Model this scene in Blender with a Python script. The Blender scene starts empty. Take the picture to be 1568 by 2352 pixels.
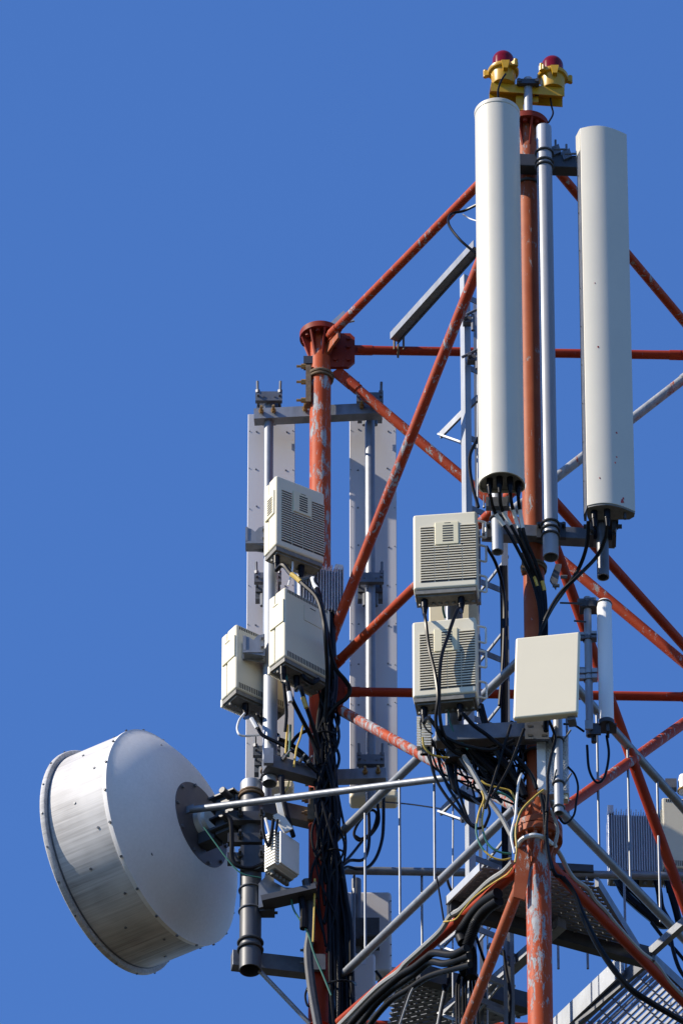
import bpy, math, random
from math import radians, sin, cos, pi, atan2, sqrt
from mathutils import Vector, Matrix
random.seed(7)
S = bpy.context.scene
COL = S.collection

# ---------------------------------------------------------------- camera, sky, sun, exposure
PITCH = radians(40.0); FPX = 25000.0; CX, CY = 784.0, 1176.0; Y0 = 43.5
CAM = Vector((0.0, 0.0, 1.6))
cd = bpy.data.cameras.new("camera"); cam = bpy.data.objects.new("camera", cd); COL.objects.link(cam)
cam.location = CAM; cam.rotation_euler = (pi / 2 + PITCH, 0, 0)
cd.sensor_fit = 'VERTICAL'; cd.sensor_height = 36.0; cd.lens = 36.0 * FPX / 2352.0
cd.clip_start = 1.0; cd.clip_end = 8000.0
S.camera = cam
SUN_EL = radians(37); SUN_AZ = radians(254)         # azimuth clockwise from +Y
SV = Vector((sin(SUN_AZ) * cos(SUN_EL), cos(SUN_AZ) * cos(SUN_EL), sin(SUN_EL)))
w = bpy.data.worlds.new("World"); S.world = w; w.use_nodes = True
nt = w.node_tree; bg = nt.nodes['Background']
sky = nt.nodes.new('ShaderNodeTexSky'); sky.sky_type = 'NISHITA'; sky.sun_disc = False
sky.sun_elevation = SUN_EL; sky.sun_rotation = SUN_AZ
sky.altitude = 0; sky.air_density = 1.0; sky.dust_density = 0.0; sky.ozone_density = 10.0
hs = nt.nodes.new('ShaderNodeHueSaturation'); hs.inputs['Saturation'].default_value = 1.05; hs.inputs['Hue'].default_value = 0.506
nt.links.new(sky.outputs[0], hs.inputs['Color']); nt.links.new(hs.outputs[0], bg.inputs[0]); bg.inputs[1].default_value = 0.145
sl = bpy.data.lights.new("sun", 'SUN'); sl.energy = 5.0; sl.angle = radians(0.5); sl.color = (1.0, 0.90, 0.75)
so = bpy.data.objects.new("sun", sl); COL.objects.link(so); so.location = (-30, -10, 70)
so.rotation_euler = SV.to_track_quat('Z', 'Y').to_euler()
S.view_settings.view_transform = 'Standard'; S.view_settings.look = 'None'
S.view_settings.exposure = 0.58; S.view_settings.gamma = 1.0
S.render.film_transparent = False

# ---------------------------------------------------------------- helpers
def ray(px, py):
    x = (px - CX) / FPX; y = -(py - CY) / FPX
    c, s = cos(PITCH), sin(PITCH)
    return Vector((x, c - s * y, s + c * y))
def W(px, py, d=0.0):                 # survey point: photo bearing + distance north of the tower axis
    r = ray(px, py); return CAM + r * ((Y0 + d) / r.y)
def H(px, py, z):                     # survey point: photo bearing + height
    r = ray(px, py); return CAM + r * ((z - CAM.z) / r.z)
def proj(p):
    v = p - CAM; c, s = cos(PITCH), sin(PITCH)
    f = v.y * c + v.z * s; u = -v.y * s + v.z * c
    return (CX + FPX * v.x / f, CY - FPX * u / f)
def Zat(py, d, px=1000): return W(px, py, d).z

def basis(a):
    a = a.normalized(); t = Vector((0, 0, 1)) if abs(a.z) < 0.9 else Vector((1, 0, 0))
    u = t.cross(a).normalized(); return u, a.cross(u).normalized(), a

class MB:
    def __init__(s): s.v = []; s.f = []
    def quadbox(s, P):
        b = len(s.v); s.v += [Vector(p) for p in P]
        s.f += [tuple(b + i for i in q) for q in ((0,3,2,1),(4,5,6,7),(0,1,5,4),(1,2,6,5),(2,3,7,6),(3,0,4,7))]
    def box(s, x0, x1, y0, y1, z0, z1):
        s.quadbox([(x0,y0,z0),(x1,y0,z0),(x1,y1,z0),(x0,y1,z0),(x0,y0,z1),(x1,y0,z1),(x1,y1,z1),(x0,y1,z1)]); return s
    def obox(s, c, ax, ay, az):
        c = Vector(c); s.quadbox([c + i*ax + j*ay + k*az for k in (-1,1) for i, j in ((-1,-1),(1,-1),(1,1),(-1,1))]); return s
    def bar(s, p0, p1, wid, hei, up=Vector((0,0,1))):
        p0, p1 = Vector(p0), Vector(p1); a = p1 - p0; n = a.normalized()
        side = up.cross(n)
        if side.length < 1e-4: side = Vector((0,1,0)).cross(n)
        side.normalize(); u = n.cross(side).normalized()
        s.obox((p0 + p1) / 2, a / 2, side * wid / 2, u * hei / 2); return s
    def prism(s, poly, o, u, v, wv):                  # polygon in (u,v) at o, extruded by vector wv
        b = len(s.v); n = len(poly); o = Vector(o)
        if u.cross(v).dot(wv) < 0: poly = poly[::-1]
        s.v += [o + u*a + v*c for a, c in poly] + [o + u*a + v*c + wv for a, c in poly]
        s.f.append(tuple(b + n - 1 - i for i in range(n))); s.f.append(tuple(b + n + i for i in range(n)))
        for i in range(n):
            j = (i + 1) % n; s.f.append((b+i, b+j, b+n+j, b+n+i))
        return s
    def sect(s, poly, p0, p1, up=Vector((0,0,1))):    # section (side, up) swept from p0 to p1
        p0, p1 = Vector(p0), Vector(p1); n = (p1 - p0).normalized()
        side = up.cross(n)
        if side.length < 1e-4: side = Vector((1,0,0))
        side.normalize(); u = n.cross(side).normalized()
        s.prism(poly, p0, side, u, p1 - p0); return s
    def cyl(s, p0, p1, r, r2=None, n=18, caps=True):
        p0, p1 = Vector(p0), Vector(p1); r2 = r if r2 is None else r2
        u, v, a = basis(p1 - p0); b = len(s.v)
        for p, rr in ((p0, r), (p1, r2)):
            s.v += [p + u*rr*cos(2*pi*i/n) + v*rr*sin(2*pi*i/n) for i in range(n)]
        for i in range(n):
            j = (i+1) % n; s.f.append((b+i, b+j, b+n+j, b+n+i))
        if caps:
            s.f.append(tuple(b+n-1-i for i in range(n))); s.f.append(tuple(b+n+i for i in range(n)))
        return s
    def pipe(s, p0, p1, r, t=0.006, n=24):            # open hollow pipe
        p0, p1 = Vector(p0), Vector(p1); u, v, a = basis(p1 - p0); b = len(s.v)
        for p, rr in ((p0, r), (p1, r), (p1, r-t), (p0, r-t)):
            s.v += [p + u*rr*cos(2*pi*i/n) + v*rr*sin(2*pi*i/n) for i in range(n)]
        for k in range(4):
            for i in range(n):
                j = (i+1) % n; k2 = (k+1) % 4
                s.f.append((b+k*n+i, b+k*n+j, b+k2*n+j, b+k2*n+i))
        return s
    def lathe(s, prof, o, axis, n=48):                # prof: (radius, height along axis)
        o = Vector(o); u, v, a = basis(axis); b = len(s.v)
        for r, h in prof:
            s.v += [o + a*h + u*r*cos(2*pi*i/n) + v*r*sin(2*pi*i/n) for i in range(n)]
        for k in range(len(prof)-1):
            for i in range(n):
                j = (i+1) % n; s.f.append((b+k*n+i, b+k*n+j, b+(k+1)*n+j, b+(k+1)*n+i))
        if prof[0][0] > 1e-5: s.f.append(tuple(b+n-1-i for i in range(n)))
        if prof[-1][0] > 1e-5: s.f.append(tuple(b+(len(prof)-1)*n+i for i in range(n)))
        return s
    def ring(s, c, axis, R, r, n=28, m=8, a0=0, a1=2*pi):
        c = Vector(c); u, v, a = basis(axis); b = len(s.v)
        for i in range(n):
            t = 2*pi*i/n; e = u*cos(t) + v*sin(t)
            s.v += [c + e*(R + r*cos(2*pi*k/m)) + a*(r*sin(2*pi*k/m)) for k in range(m)]
        for i in range(n):
            for k in range(m):
                i2 = (i+1) % n; k2 = (k+1) % m
                s.f.append((b+i*m+k, b+i2*m+k, b+i2*m+k2, b+i*m+k2))
        return s
    def tube(s, pts, r, n=7):
        pts = [Vector(p) for p in pts]; b = len(s.v); N = len(pts); u = None
        for i, p in enumerate(pts):
            t = (pts[min(i+1, N-1)] - pts[max(i-1, 0)])
            if t.length < 1e-9: t = Vector((0,0,1))
            t.normalize()
            if u is None: u, v, _ = basis(t)
            else:
                u = (u - t*u.dot(t)); u = u.normalized() if u.length > 1e-6 else basis(t)[0]
                v = t.cross(u)
            rr = r[i] if isinstance(r, list) else r
            s.v += [p + u*rr*cos(2*pi*k/n) + v*rr*sin(2*pi*k/n) for k in range(n)]
        for i in range(N-1):
            for k in range(n):
                k2 = (k+1) % n; s.f.append((b+i*n+k, b+i*n+k2, b+(i+1)*n+k2, b+(i+1)*n+k))
        s.f.append(tuple(b+n-1-k for k in range(n))); s.f.append(tuple(b+(N-1)*n+k for k in range(n)))
        return s
    def bolt(s, p, axis, r=0.009, h=0.012, rod=0.0):
        p = Vector(p); a = Vector(axis).normalized(); s.cyl(p, p + a*h, r, n=6)
        if rod: s.cyl(p, p + a*rod, r*0.5, n=8)
        return s
    def build(s, name, mat, parent=None, bevel=0.0, ang=38, local=False, label=None):
        if parent is None:
            lo = Vector((sum(p.x for p in s.v)/len(s.v), sum(p.y for p in s.v)/len(s.v), min(p.z for p in s.v)))
            M = Matrix.Translation(-lo)
        elif local: M = Matrix.Identity(4)
        else: M = WM(parent).inverted()
        me = bpy.data.meshes.new(name); me.from_pydata([tuple(M @ p) for p in s.v], [], s.f)
        me.polygons.foreach_set('use_smooth', [True]*len(me.polygons)); me.update()
        me.set_sharp_from_angle(angle=radians(ang)); me.materials.append(mat)
        o = bpy.data.objects.new(name, me); COL.objects.link(o)
        if parent is None: o.location = lo
        else: o.parent = parent
        if bevel:
            m = o.modifiers.new('bevel', 'BEVEL'); m.width = bevel; m.segments = 3; m.limit_method = 'ANGLE'; m.harden_normals = True
        if label: o['label'] = label
        return o
def WM(o):
    M = Matrix.Translation(o.location) @ o.rotation_euler.to_matrix().to_4x4()
    return WM(o.parent) @ M if o.parent else M
def thing(name, label, cat, loc=(0,0,0), rotz=0.0, group=None):
    o = bpy.data.objects.new(name, None); COL.objects.link(o); o.empty_display_size = 0.1
    o.location = loc; o.rotation_euler = (0,0,rotz); o['label'] = label; o['category'] = cat
    if group: o['group'] = group
    return o
def tag(o, label, cat, group=None):
    o['label'] = label; o['category'] = cat
    if group: o['group'] = group
    return o
def spline(pts, k=8):
    P = [Vector(p) for p in pts]; P = [P[0]*2 - P[1]] + P + [P[-1]*2 - P[-2]]; out = []
    for i in range(1, len(P)-2):
        a, b, c, d = P[i-1:i+3]
        for j in range(k):
            t = j / k
            out.append(0.5*((2*b) + (c-a)*t + (2*a-5*b+4*c-d)*t*t + (3*b-a-3*c+d)*t**3))
    out.append(P[-2]); return out
def cab(pts, d=None):                                  # photo bearings -> smooth cable path
    return spline([W(p[0], p[1], p[2] if len(p) > 2 else d) for p in pts])

# ---------------------------------------------------------------- materials
def nodes(name):
    m = bpy.data.materials.new(name); m.use_nodes = True
    return m, m.node_tree, m.node_tree.nodes['Principled BSDF']
def noise(t, scale, detail=4, rough=0.6, sc=(1,1,1), dist=0.0):
    tc = t.nodes.new('ShaderNodeTexCoord'); mp = t.nodes.new('ShaderNodeMapping'); mp.inputs['Scale'].default_value = sc
    n = t.nodes.new('ShaderNodeTexNoise'); n.inputs['Scale'].default_value = scale; n.inputs['Detail'].default_value = detail
    n.inputs['Roughness'].default_value = rough; n.inputs['Distortion'].default_value = dist
    t.links.new(tc.outputs['Object'], mp.inputs[0]); t.links.new(mp.outputs[0], n.inputs['Vector']); return n.outputs['Fac']
def ramp(t, fac, stops):
    r = t.nodes.new('ShaderNodeValToRGB'); e = r.color_ramp.elements
    e[0].position, e[0].color = stops[0][0], (*stops[0][1], 1); e[1].position, e[1].color = stops[1][0], (*stops[1][1], 1)
    for p, c in stops[2:]:
        x = e.new(p); x.color = (*c, 1)
    t.links.new(fac, r.inputs[0]); return r.outputs[0]
def mix(t, fac, a, b):
    m = t.nodes.new('ShaderNodeMix'); m.data_type = 'RGBA'
    if hasattr(fac, 'links') or hasattr(fac, 'is_linked'): t.links.new(fac, m.inputs[0])
    else: m.inputs[0].default_value = fac
    for i, c in ((6, a), (7, b)):
        if isinstance(c, tuple): m.inputs[i].default_value = (*c, 1)
        else: t.links.new(c, m.inputs[i])
    return m.outputs[2]
def simple(name, col, rough=0.5, metal=0.0, var=0.12, scale=14, sc=(1,1,1), bump=0.0, spec=0.5):
    m, t, b = nodes(name)
    a = tuple(c*(1-var) for c in col); c2 = tuple(min(1, c*(1+var)) for c in col)
    t.links.new(ramp(t, noise(t, scale, sc=sc), [(0.3, a), (0.7, c2)]), b.inputs['Base Color'])
    b.inputs['Roughness'].default_value = rough; b.inputs['Metallic'].default_value = metal
    b.inputs['Specular IOR Level'].default_value = spec
    if bump:
        bp = t.nodes.new('ShaderNodeBump'); bp.inputs['Strength'].default_value = bump; bp.inputs['Distance'].default_value = 0.003
        t.links.new(noise(t, scale*4, sc=sc), bp.inputs['Height']); t.links.new(bp.outputs[0], b.inputs['Normal'])
    return m
def peeling(name, paint, paint2, lo, hi, sc=(1,1,0.28), scale=30):
    m, t, b = nodes(name)
    big = noise(t, 2.3, 3, sc=(1,1,0.5)); fine = noise(t, scale, 10, 0.78, sc, 0.5)
    ma = t.nodes.new('ShaderNodeMath'); ma.operation = 'MULTIPLY_ADD'; ma.inputs[1].default_value = 0.30
    t.links.new(big, ma.inputs[0]); t.links.new(fine, ma.inputs[2])
    mask = ramp(t, ma.outputs[0], [(lo, (0,0,0)), (hi, (1,1,1))])
    pc = ramp(t, noise(t, 7, 5), [(0.3, paint), (0.7, paint2)])
    zn = ramp(t, noise(t, 40, 5, sc=(1,1,0.3)), [(0.3, (0.21,0.22,0.235)), (0.7, (0.36,0.37,0.385))])
    t.links.new(mix(t, mask, pc, zn), b.inputs['Base Color'])
    b.inputs['Roughness'].default_value = 0.55; b.inputs['Specular IOR Level'].default_value = 0.15
    bp = t.nodes.new('ShaderNodeBump'); bp.inputs['Strength'].default_value = 0.5; bp.inputs['Distance'].default_value = 0.002; bp.invert = True
    t.links.new(mask, bp.inputs['Height']); t.links.new(bp.outputs[0], b.inputs['Normal'])
    return m
M = {}
M['paint'] = peeling('peeling_orange_paint', (0.29,0.033,0.010), (0.36,0.052,0.015), 0.705, 0.74)
M['paint_flaky'] = peeling('flaking_orange_paint', (0.35,0.050,0.013), (0.41,0.072,0.020), 0.668, 0.712)
M['paint_solid'] = peeling('sound_red_paint', (0.26,0.025,0.009), (0.33,0.040,0.012), 0.80, 0.84)
M['paint_faded'] = peeling('faded_orange_paint', (0.26,0.058,0.022), (0.33,0.088,0.036), 0.73, 0.77)
M['pole_shaded'] = simple('dish_shaded_pole', (0.065,0.07,0.08), 0.5, 0.2, 0.25, 12, (1,1,0.3))  # dark colour carries the shadow that the dish casts on its pole
M['red_dark'] = peeling('dark_red_primer', (0.16,0.020,0.010), (0.22,0.030,0.014), 0.77, 0.81)
M['zinc'] = peeling('bare_zinc_with_paint_remains', (0.29,0.033,0.010), (0.36,0.052,0.015), 0.50, 0.56)
M['paint_worn'] = peeling('worn_orange_paint', (0.32,0.042,0.012), (0.38,0.062,0.018), 0.60, 0.645)
M['grate'] = None
M['galv'] = simple('galvanised_steel', (0.20,0.215,0.24), 0.5, 0.5, 0.16, 22, (1,1,0.4))
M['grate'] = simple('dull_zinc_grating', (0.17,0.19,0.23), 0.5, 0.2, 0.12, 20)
M['galv_light'] = simple('bright_galvanised_steel', (0.30,0.32,0.35), 0.52, 0.45, 0.12, 18, (1,1,0.3))
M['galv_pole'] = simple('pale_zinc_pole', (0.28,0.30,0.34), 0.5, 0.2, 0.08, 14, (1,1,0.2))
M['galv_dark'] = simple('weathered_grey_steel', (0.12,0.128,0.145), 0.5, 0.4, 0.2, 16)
M['dark'] = simple('dark_steel', (0.045,0.048,0.055), 0.5, 0.3, 0.2, 18)
M['rust'] = simple('rusty_steel', (0.16,0.105,0.06), 0.7, 0.2, 0.35, 30)
M['brass'] = simple('zinc_yellow_bolt', (0.40,0.24,0.09), 0.45, 0.6, 0.25, 60)
M['white'] = simple('white_radome_plastic', (0.52,0.495,0.42), 0.45, 0.0, 0.025, 4)
M['white_bright'] = simple('bright_white_plastic', (0.72,0.72,0.71), 0.38, 0.0, 0.02, 5)
M['beige'] = simple('beige_plastic', (0.64,0.59,0.45), 0.55, 0.0, 0.02, 6)
M['beige_badge'] = simple('yellowed_plastic', (0.66,0.60,0.41), 0.5, 0.0, 0.02, 6)
M['cream'] = simple('cream_plastic', (0.74,0.665,0.49), 0.5, 0.0, 0.015, 4)
M['slot'] = simple('dark_vent_slot', (0.022,0.024,0.026), 0.7, 0.0, 0.1, 20)
M['under'] = simple('grey_cast_underside', (0.15,0.145,0.13), 0.6, 0.1, 0.25, 40)
M['alu'] = simple('aluminium_sheet', (0.48,0.47,0.48), 0.5, 0.15, 0.035, 5, (1,1,0.2))
M['fin'] = simple('aluminium_fins', (0.50,0.51,0.53), 0.42, 0.45, 0.08, 20)
M['fin_white'] = simple('pale_cast_fins', (0.66,0.66,0.62), 0.5, 0.1, 0.04, 20)
M['black'] = simple('black_cable_rubber', (0.0065,0.007,0.009), 0.33, 0.0, 0.2, 30, spec=0.12)
M['grey_cable'] = simple('grey_conduit', (0.30,0.30,0.29), 0.55, 0.0, 0.1, 15)
M['white_cable'] = simple('white_cable', (0.68,0.68,0.66), 0.45, 0.0, 0.05, 15)
M['yellow_wire'] = simple('yellow_wire', (0.50,0.34,0.05), 0.45, 0.0, 0.1, 15)
M['green_wire'] = simple('green_wire', (0.02,0.12,0.085), 0.45, 0.0, 0.1, 15)
M['yellow'] = simple('yellow_enamel', (0.46,0.26,0.008), 0.36, 0.0, 0.08, 18)
def dish_white(name, streak):
    m, t, b = nodes(name)
    n1 = noise(t, 5.0, 8, 0.7, (0.28, 13, 13)); n2 = noise(t, 2.2, 3)
    ma = t.nodes.new('ShaderNodeMath'); ma.operation = 'MULTIPLY'; t.links.new(n1, ma.inputs[0]); t.links.new(n2, ma.inputs[1])
    t.links.new(ramp(t, ma.outputs[0], [(0.13, (0.60,0.59,0.58)), (0.40, streak)]), b.inputs['Base Color'])
    b.inputs['Roughness'].default_value = 0.65; b.inputs['Specular IOR Level'].default_value = 0.3; return m
M['drum'] = dish_white('streaked_white_paint', (0.26,0.252,0.245))
M['dish_back'] = dish_white('white_dish_paint', (0.70,0.69,0.68))
m, t, b = nodes('red_glass'); M['glass'] = m
b.inputs['Base Color'].default_value = (0.17,0.002,0.006,1); b.inputs['Roughness'].default_value = 0.16; b.inputs['Specular IOR Level'].default_value = 0.3
b.inputs['Transmission Weight'].default_value = 0.15; b.inputs['IOR'].default_value = 1.45; b.inputs['Coat Weight'].default_value = 0.1
m, t, b = nodes('hose'); M['hose'] = m
wv = t.nodes.new('ShaderNodeTexNoise'); b.inputs['Base Color'].default_value = (0.006,0.0065,0.008,1); b.inputs['Roughness'].default_value = 0.5; b.inputs['Specular IOR Level'].default_value = 0.15
M['fleck'] = simple('red_paint_fleck', (0.35,0.03,0.02), 0.5)
M['ground'] = simple('dry_grass_ground', (0.035,0.037,0.022), 0.95, 0.0, 0.4, 0.3)

# ---------------------------------------------------------------- ground
g = MB(); g.quadbox([(-3000,-3000,-1),(3000,-3000,-1),(3000,3000,-1),(-3000,3000,-1),(-3000,-3000,0),(3000,-3000,0),(3000,3000,0),(-3000,3000,0)])
g = g.build('ground', M['ground']); g['kind'] = 'structure'

# ---------------------------------------------------------------- tower
DF, DL, DR = -0.82, 0.83, 0.88
Lx = W(735,1176,DL).x; Rx = W(1640,1176,DR).x; Fx = W(1223,1176,DF).x
Zt = W(735,803,DL).z; Zm = W(735,1588,DL).z; Zl = W(1236,1893,DF).z
def leg(k, z): return Vector(((Lx, Y0+DL, z), (Fx, Y0+DF, z), (Rx, Y0+DR, z))['LFR'.index(k)])
tower = thing('lattice_tower', 'triangular tower of orange tube legs and braces with peeling paint', 'tower', (0.9, Y0+0.3, 0))
Zup = Vector((0,0,1)); X1 = Vector((1,0,0)); Y1 = Vector((0,1,0))
def flange(k, z, r, parent, mat, rl, both=False, gz=0.16):
    c = leg(k, z); mb = MB().lathe([(rl,-0.018),(r,-0.018),(r,0.018),(rl,0.018)], c, Zup, 40)
    if both: mb.lathe([(rl,-0.062),(r,-0.062),(r,-0.024),(rl,-0.024)], c, Zup, 40)
    for i in range(8):
        a = 2*pi*(i+0.3)/8; e = Vector((cos(a), sin(a), 0)); t = Zup.cross(e)
        lo = -0.062 if both else -0.018
        mb.prism([(rl*0.9, lo),(r*0.95, lo),(rl*0.95, lo-gz)], c - t*0.005, e, Zup, t*0.010)
        if both: mb.prism([(rl*0.9, 0.018),(r*0.95, 0.018),(rl*0.95, gz)], c - t*0.005, e, Zup, t*0.010)
        a2 = a + pi/8; e2 = Vector((cos(a2), sin(a2), 0))
        mb.bolt(c + e2*(r+rl)/2 + Zup*lo, -Zup, 0.013, 0.02)
        if both: mb.bolt(c + e2*(r+rl)/2 + Zup*0.018, Zup, 0.013, 0.02)
    return mb.build('flange', mat, parent)
ZtopL, ZtopF = Zat(773, DL), Zat(291, DF)
lL = MB().cyl(leg('L', Zm+0.72), leg('L', ZtopL), 0.057, n=32).build('leg', M['paint_flaky'], tower)
MB().cyl(leg('L', Zl-0.02), leg('L', Zm+0.72), 0.057, n=32).build('leg', M['paint_solid'], tower)
flange('L', ZtopL, 0.112, lL, M['red_dark'], 0.057)
lF = MB().cyl(leg('F', Zl), leg('F', ZtopF), 0.054, n=32).build('leg', M['paint_faded'], tower)
flange('F', ZtopF, 0.112, lF, M['red_dark'], 0.054)
flange('F', Zl - 0.05, 0.124, lF, M['paint_faded'], 0.064, True, 0.15)
MB().cyl(leg('F', Zl-0.05), leg('F', Zl+0.12), 0.066, n=32).cyl(leg('F', Zl+0.12), leg('F', Zl+0.17), 0.066, 0.055, n=32).build('sleeve', M['paint_faded'], lF)
MB().cyl(leg('F', 0), leg('F', Zl-0.08), 0.0625, n=32).build('leg', M['paint_flaky'], tower, label='flaky lower tube of the front leg')
MB().cyl(leg('L', 0), leg('L', Zl-0.06), 0.062, n=32).build('leg', M['paint_solid'], tower)
lR = MB().cyl(leg('R', 0), leg('R', Zt+0.15), 0.057, n=24).build('leg', M['paint'], tower)
flange('R', Zt+0.15, 0.112, lR, M['red_dark'], 0.057)
def brace(name, a, b, r, mat, s0=0.10, s1=0.10, plate=True, off=Vector((0,0,0))):
    a, b = a + off, b + off; n = (b - a).normalized(); p0, p1 = a + n*s0, b - n*s1
    mb = MB().cyl(p0, p1, r, n=18)
    if plate:
        for p, q in ((p0, -n), (p1, n)):
            mb.obox(p + q*0.03, q*0.07, Zup.cross(n).normalized()*0.006, n.cross(Zup.cross(n).normalized())*r*1.25)
            mb.cyl(p - q*0.02, p - q*0.08, r*1.12, n=18)
    o = mb.build(name, mat, tower); return o
P, PF, PS, PX = M['paint'], M['paint_flaky'], M['paint_solid'], M['paint_faded']
brace('horizontal_brace', leg('L',Zt), leg('R',Zt), 0.025, PS, 0.20, 0.14)
brace('horizontal_brace', leg('L',Zt+0.03), leg('F',Zt+0.07), 0.025, P, 0.09, 0.12)
brace('horizontal_brace', leg('F',Zt+0.07), leg('R',Zt+0.02), 0.025, P, 0.12, 0.12)
brace('diagonal_brace', leg('L',Zm+0.16), leg('F',Zt+0.02), 0.029, P, 0.10, 0.12)
brace('diagonal_brace', leg('L',Zt-0.06), leg('R',Zm+0.03), 0.028, P, 0.22, 0.12)
xc = leg('L',Zt-0.06).lerp(leg('R',Zm+0.03), 0.475)
brace('diagonal_brace', xc, leg('R',Zt-0.02), 0.026, M['zinc'], 0.03, 0.14)
brace('horizontal_brace', leg('L',Zm+0.08), leg('F',Zm+0.11), 0.026, P, 0.12, 0.10)
brace('horizontal_brace', leg('L',Zm), leg('R',Zm), 0.025, PS, 0.13, 0.12)
brace('horizontal_brace', leg('F',Zm+0.08), leg('R',Zm+0.08), 0.026, PS, 0.10, 0.10)
brace('diagonal_brace', leg('F',Zm+0.03), leg('R',Zl), 0.028, PS, 0.10, 0.10)
brace('diagonal_brace', leg('L',Zm-0.05), leg('F',Zl+0.03), 0.028, M['paint_worn'], 0.09, 0.16)
brace('diagonal_brace', leg('R',Zm), leg('F',Zl-0.02), 0.028, P, 0.10, 0.10)
brace('horizontal_brace', leg('F',Zl-0.18), leg('L',Zl-0.10), 0.027, PS, 0.10, 0.10)
brace('horizontal_brace', leg('F',Zl-0.18), leg('R',Zl-0.12), 0.027, PS, 0.08, 0.10)
brace('diagonal_brace', W(1206,2000,DF), W(1067,2362,DF+0.55), 0.029, PX, 0.02, -0.6)
brace('horizontal_brace', leg('L',Zl), leg('R',Zl), 0.025, PS, 0.10, 0.10)
# gusset plates
gm = MB()
c = leg('L', Zt-0.03)
gm.prism([(0.04,-0.11),(0.15,-0.11),(0.185,-0.07),(0.185,0.10),(0.16,0.13),(0.04,0.13)], c + Vector((0,-0.02,0)), X1, Zup, Y1*0.02)
for u in (0.08, 0.15):
    for z in (-0.06, 0.03, 0.09): gm.bolt(c + Vector((u,-0.02,z)), -Y1, 0.012, 0.012)
gm.build('gusset', M['red_dark'], tower)
n = (leg('F',Zt+0.07) - leg('L',Zt+0.03)).normalized()
gm = MB().prism([(0.03,-0.10),(0.17,-0.06),(0.17,0.05),(0.05,0.07)], leg('L',Zt+0.02), n, Zup, Zup.cross(n)*0.014)
gm.bolt(leg('L',Zt+0.02)+n*0.12+Zup.cross(n)*0.014, Zup.cross(n), 0.014, 0.02).build('gusset', M['paint_faded'], tower)
MB().prism([(0.0,0.0),(0.16,0.05),(0.10,0.12)], W(746,752,DL), X1, Zup, Y1*0.012).build('gusset', M['galv_light'], tower, label='pale steel tab above the flange')
for k, z, e in (('L',Zm,X1),('L',Zm,n),('F',Zl-0.16,Vector((-0.75,0.66,0))),('F',Zl-0.14,Vector((0.6,0.8,0))),('F',Zl+0.05,Vector((0.6,0.8,0))),('F',Zl+0.05,Vector((-0.55,0.83,0))),('F',Zm+0.06,Vector((0.5,0.86,0)))):
    t = Zup.cross(e).normalized()
    gm = MB().prism([(0.03,-0.14),(0.11,-0.12),(0.14,-0.03),(0.14,0.05),(0.08,0.12),(0.03,0.13)], leg(k, z) - t*0.007, e, Zup, t*0.014)
    for zz in (-0.07, 0.0, 0.07): gm.bolt(leg(k,z) + e*0.09 - t*0.007 + Zup*zz, -t, 0.011, 0.014)
    gm.build('gusset', M['paint_faded'] if k == 'F' else M['red_dark'], tower)
# gusset plates of the steep brace under the front flange
e = (W(1206,2000,DF) - W(1192,2035,DF)); 
MB().prism([(-0.035,-0.19),(0.02,-0.21),(0.05,0.02),(0.03,0.14),(-0.02,0.12)], W(1194,1990,DF-0.06), X1, Zup, Y1*0.014).build('gusset', M['paint_faded'], tower)

# ---------------------------------------------------------------- guard rails
def rail_thing(label, segs, rods, pw=0.0235):
    t = thing('guard_rail', label, 'railing', segs[0][0], 0, 'guard rails round the service platform')
    for a, b in segs:
        mb = MB().cyl(a, b, pw, n=16); mb.build('rail', M['galv'], t)
    for a, b in rods: MB().cyl(a, b, 0.0070, n=10).build('baluster', M['galv'], t)
    return t
def lerp(a, b, px):
    lo, hi = 0.0, 1.0
    for _ in range(40):
        mm = (lo + hi)/2
        if (proj(a.lerp(b, mm))[0] - px) * (proj(b)[0] - proj(a)[0]) < 0: lo = mm
        else: hi = mm
    return a.lerp(b, mm)
f1 = W(1232,1478,DF-0.02); f2 = W(1232,1808,DF-0.02)
l1 = H(748,1947,f1.z); l2 = H(728,2297,f2.z); r1 = H(1600,1892,f1.z); r2 = H(1600,2188,f2.z)
def rods(a, b, c, d, pxs):
    out = []
    for p in pxs:
        A = lerp(a, b, p); A = A - Zup*0.02; B = Vector((A.x, A.y, 0)); q = (A.x - c.x)/(d.x - c.x); out.append((A, Vector((A.x, A.y + 0.004, c.lerp(d, q).z))))
    return out
l1.y -= 0.0
rail_thing('grey pipe railing between the dish-side leg and the front leg', [(f1, l1), (f2, l2)], rods(f1, l1, f2, l2, (757, 838, 917, 996)))
rail_thing('grey pipe railing running down from front leg past the white whip antenna', [(f1, r1), (f2, r2)], rods(f1, r1, f2, r2, (1299, 1369, 1440, 1508, 1575)))
b1 = W(770,1999,1.06); b2 = H(1640,2014,b1.z)
brail = rail_thing('thin dark back railing seen through the tower at platform level', [(b1, b2)], [(H(px,2008,b1.z), H(px,2008,b1.z) - Zup*0.62) for px in (813, 968, 1432, 1278, 1345)], 0.022)
# rail clamp plates
MB().bar(H(1106,2005,b1.z)+Vector((0,-0.04,0)), H(1360,2022,b1.z)+Vector((0,-0.04,0)), 0.08, 0.012).build('clamp_plate', M['dark'], brail)
MB().bar(H(1108,1998,b1.z)+Vector((0,0,0.02)), H(1362,2012,b1.z)+Vector((0,0,0.02)), 0.012, 0.10).build('clamp_plate', M['dark'], brail)

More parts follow.
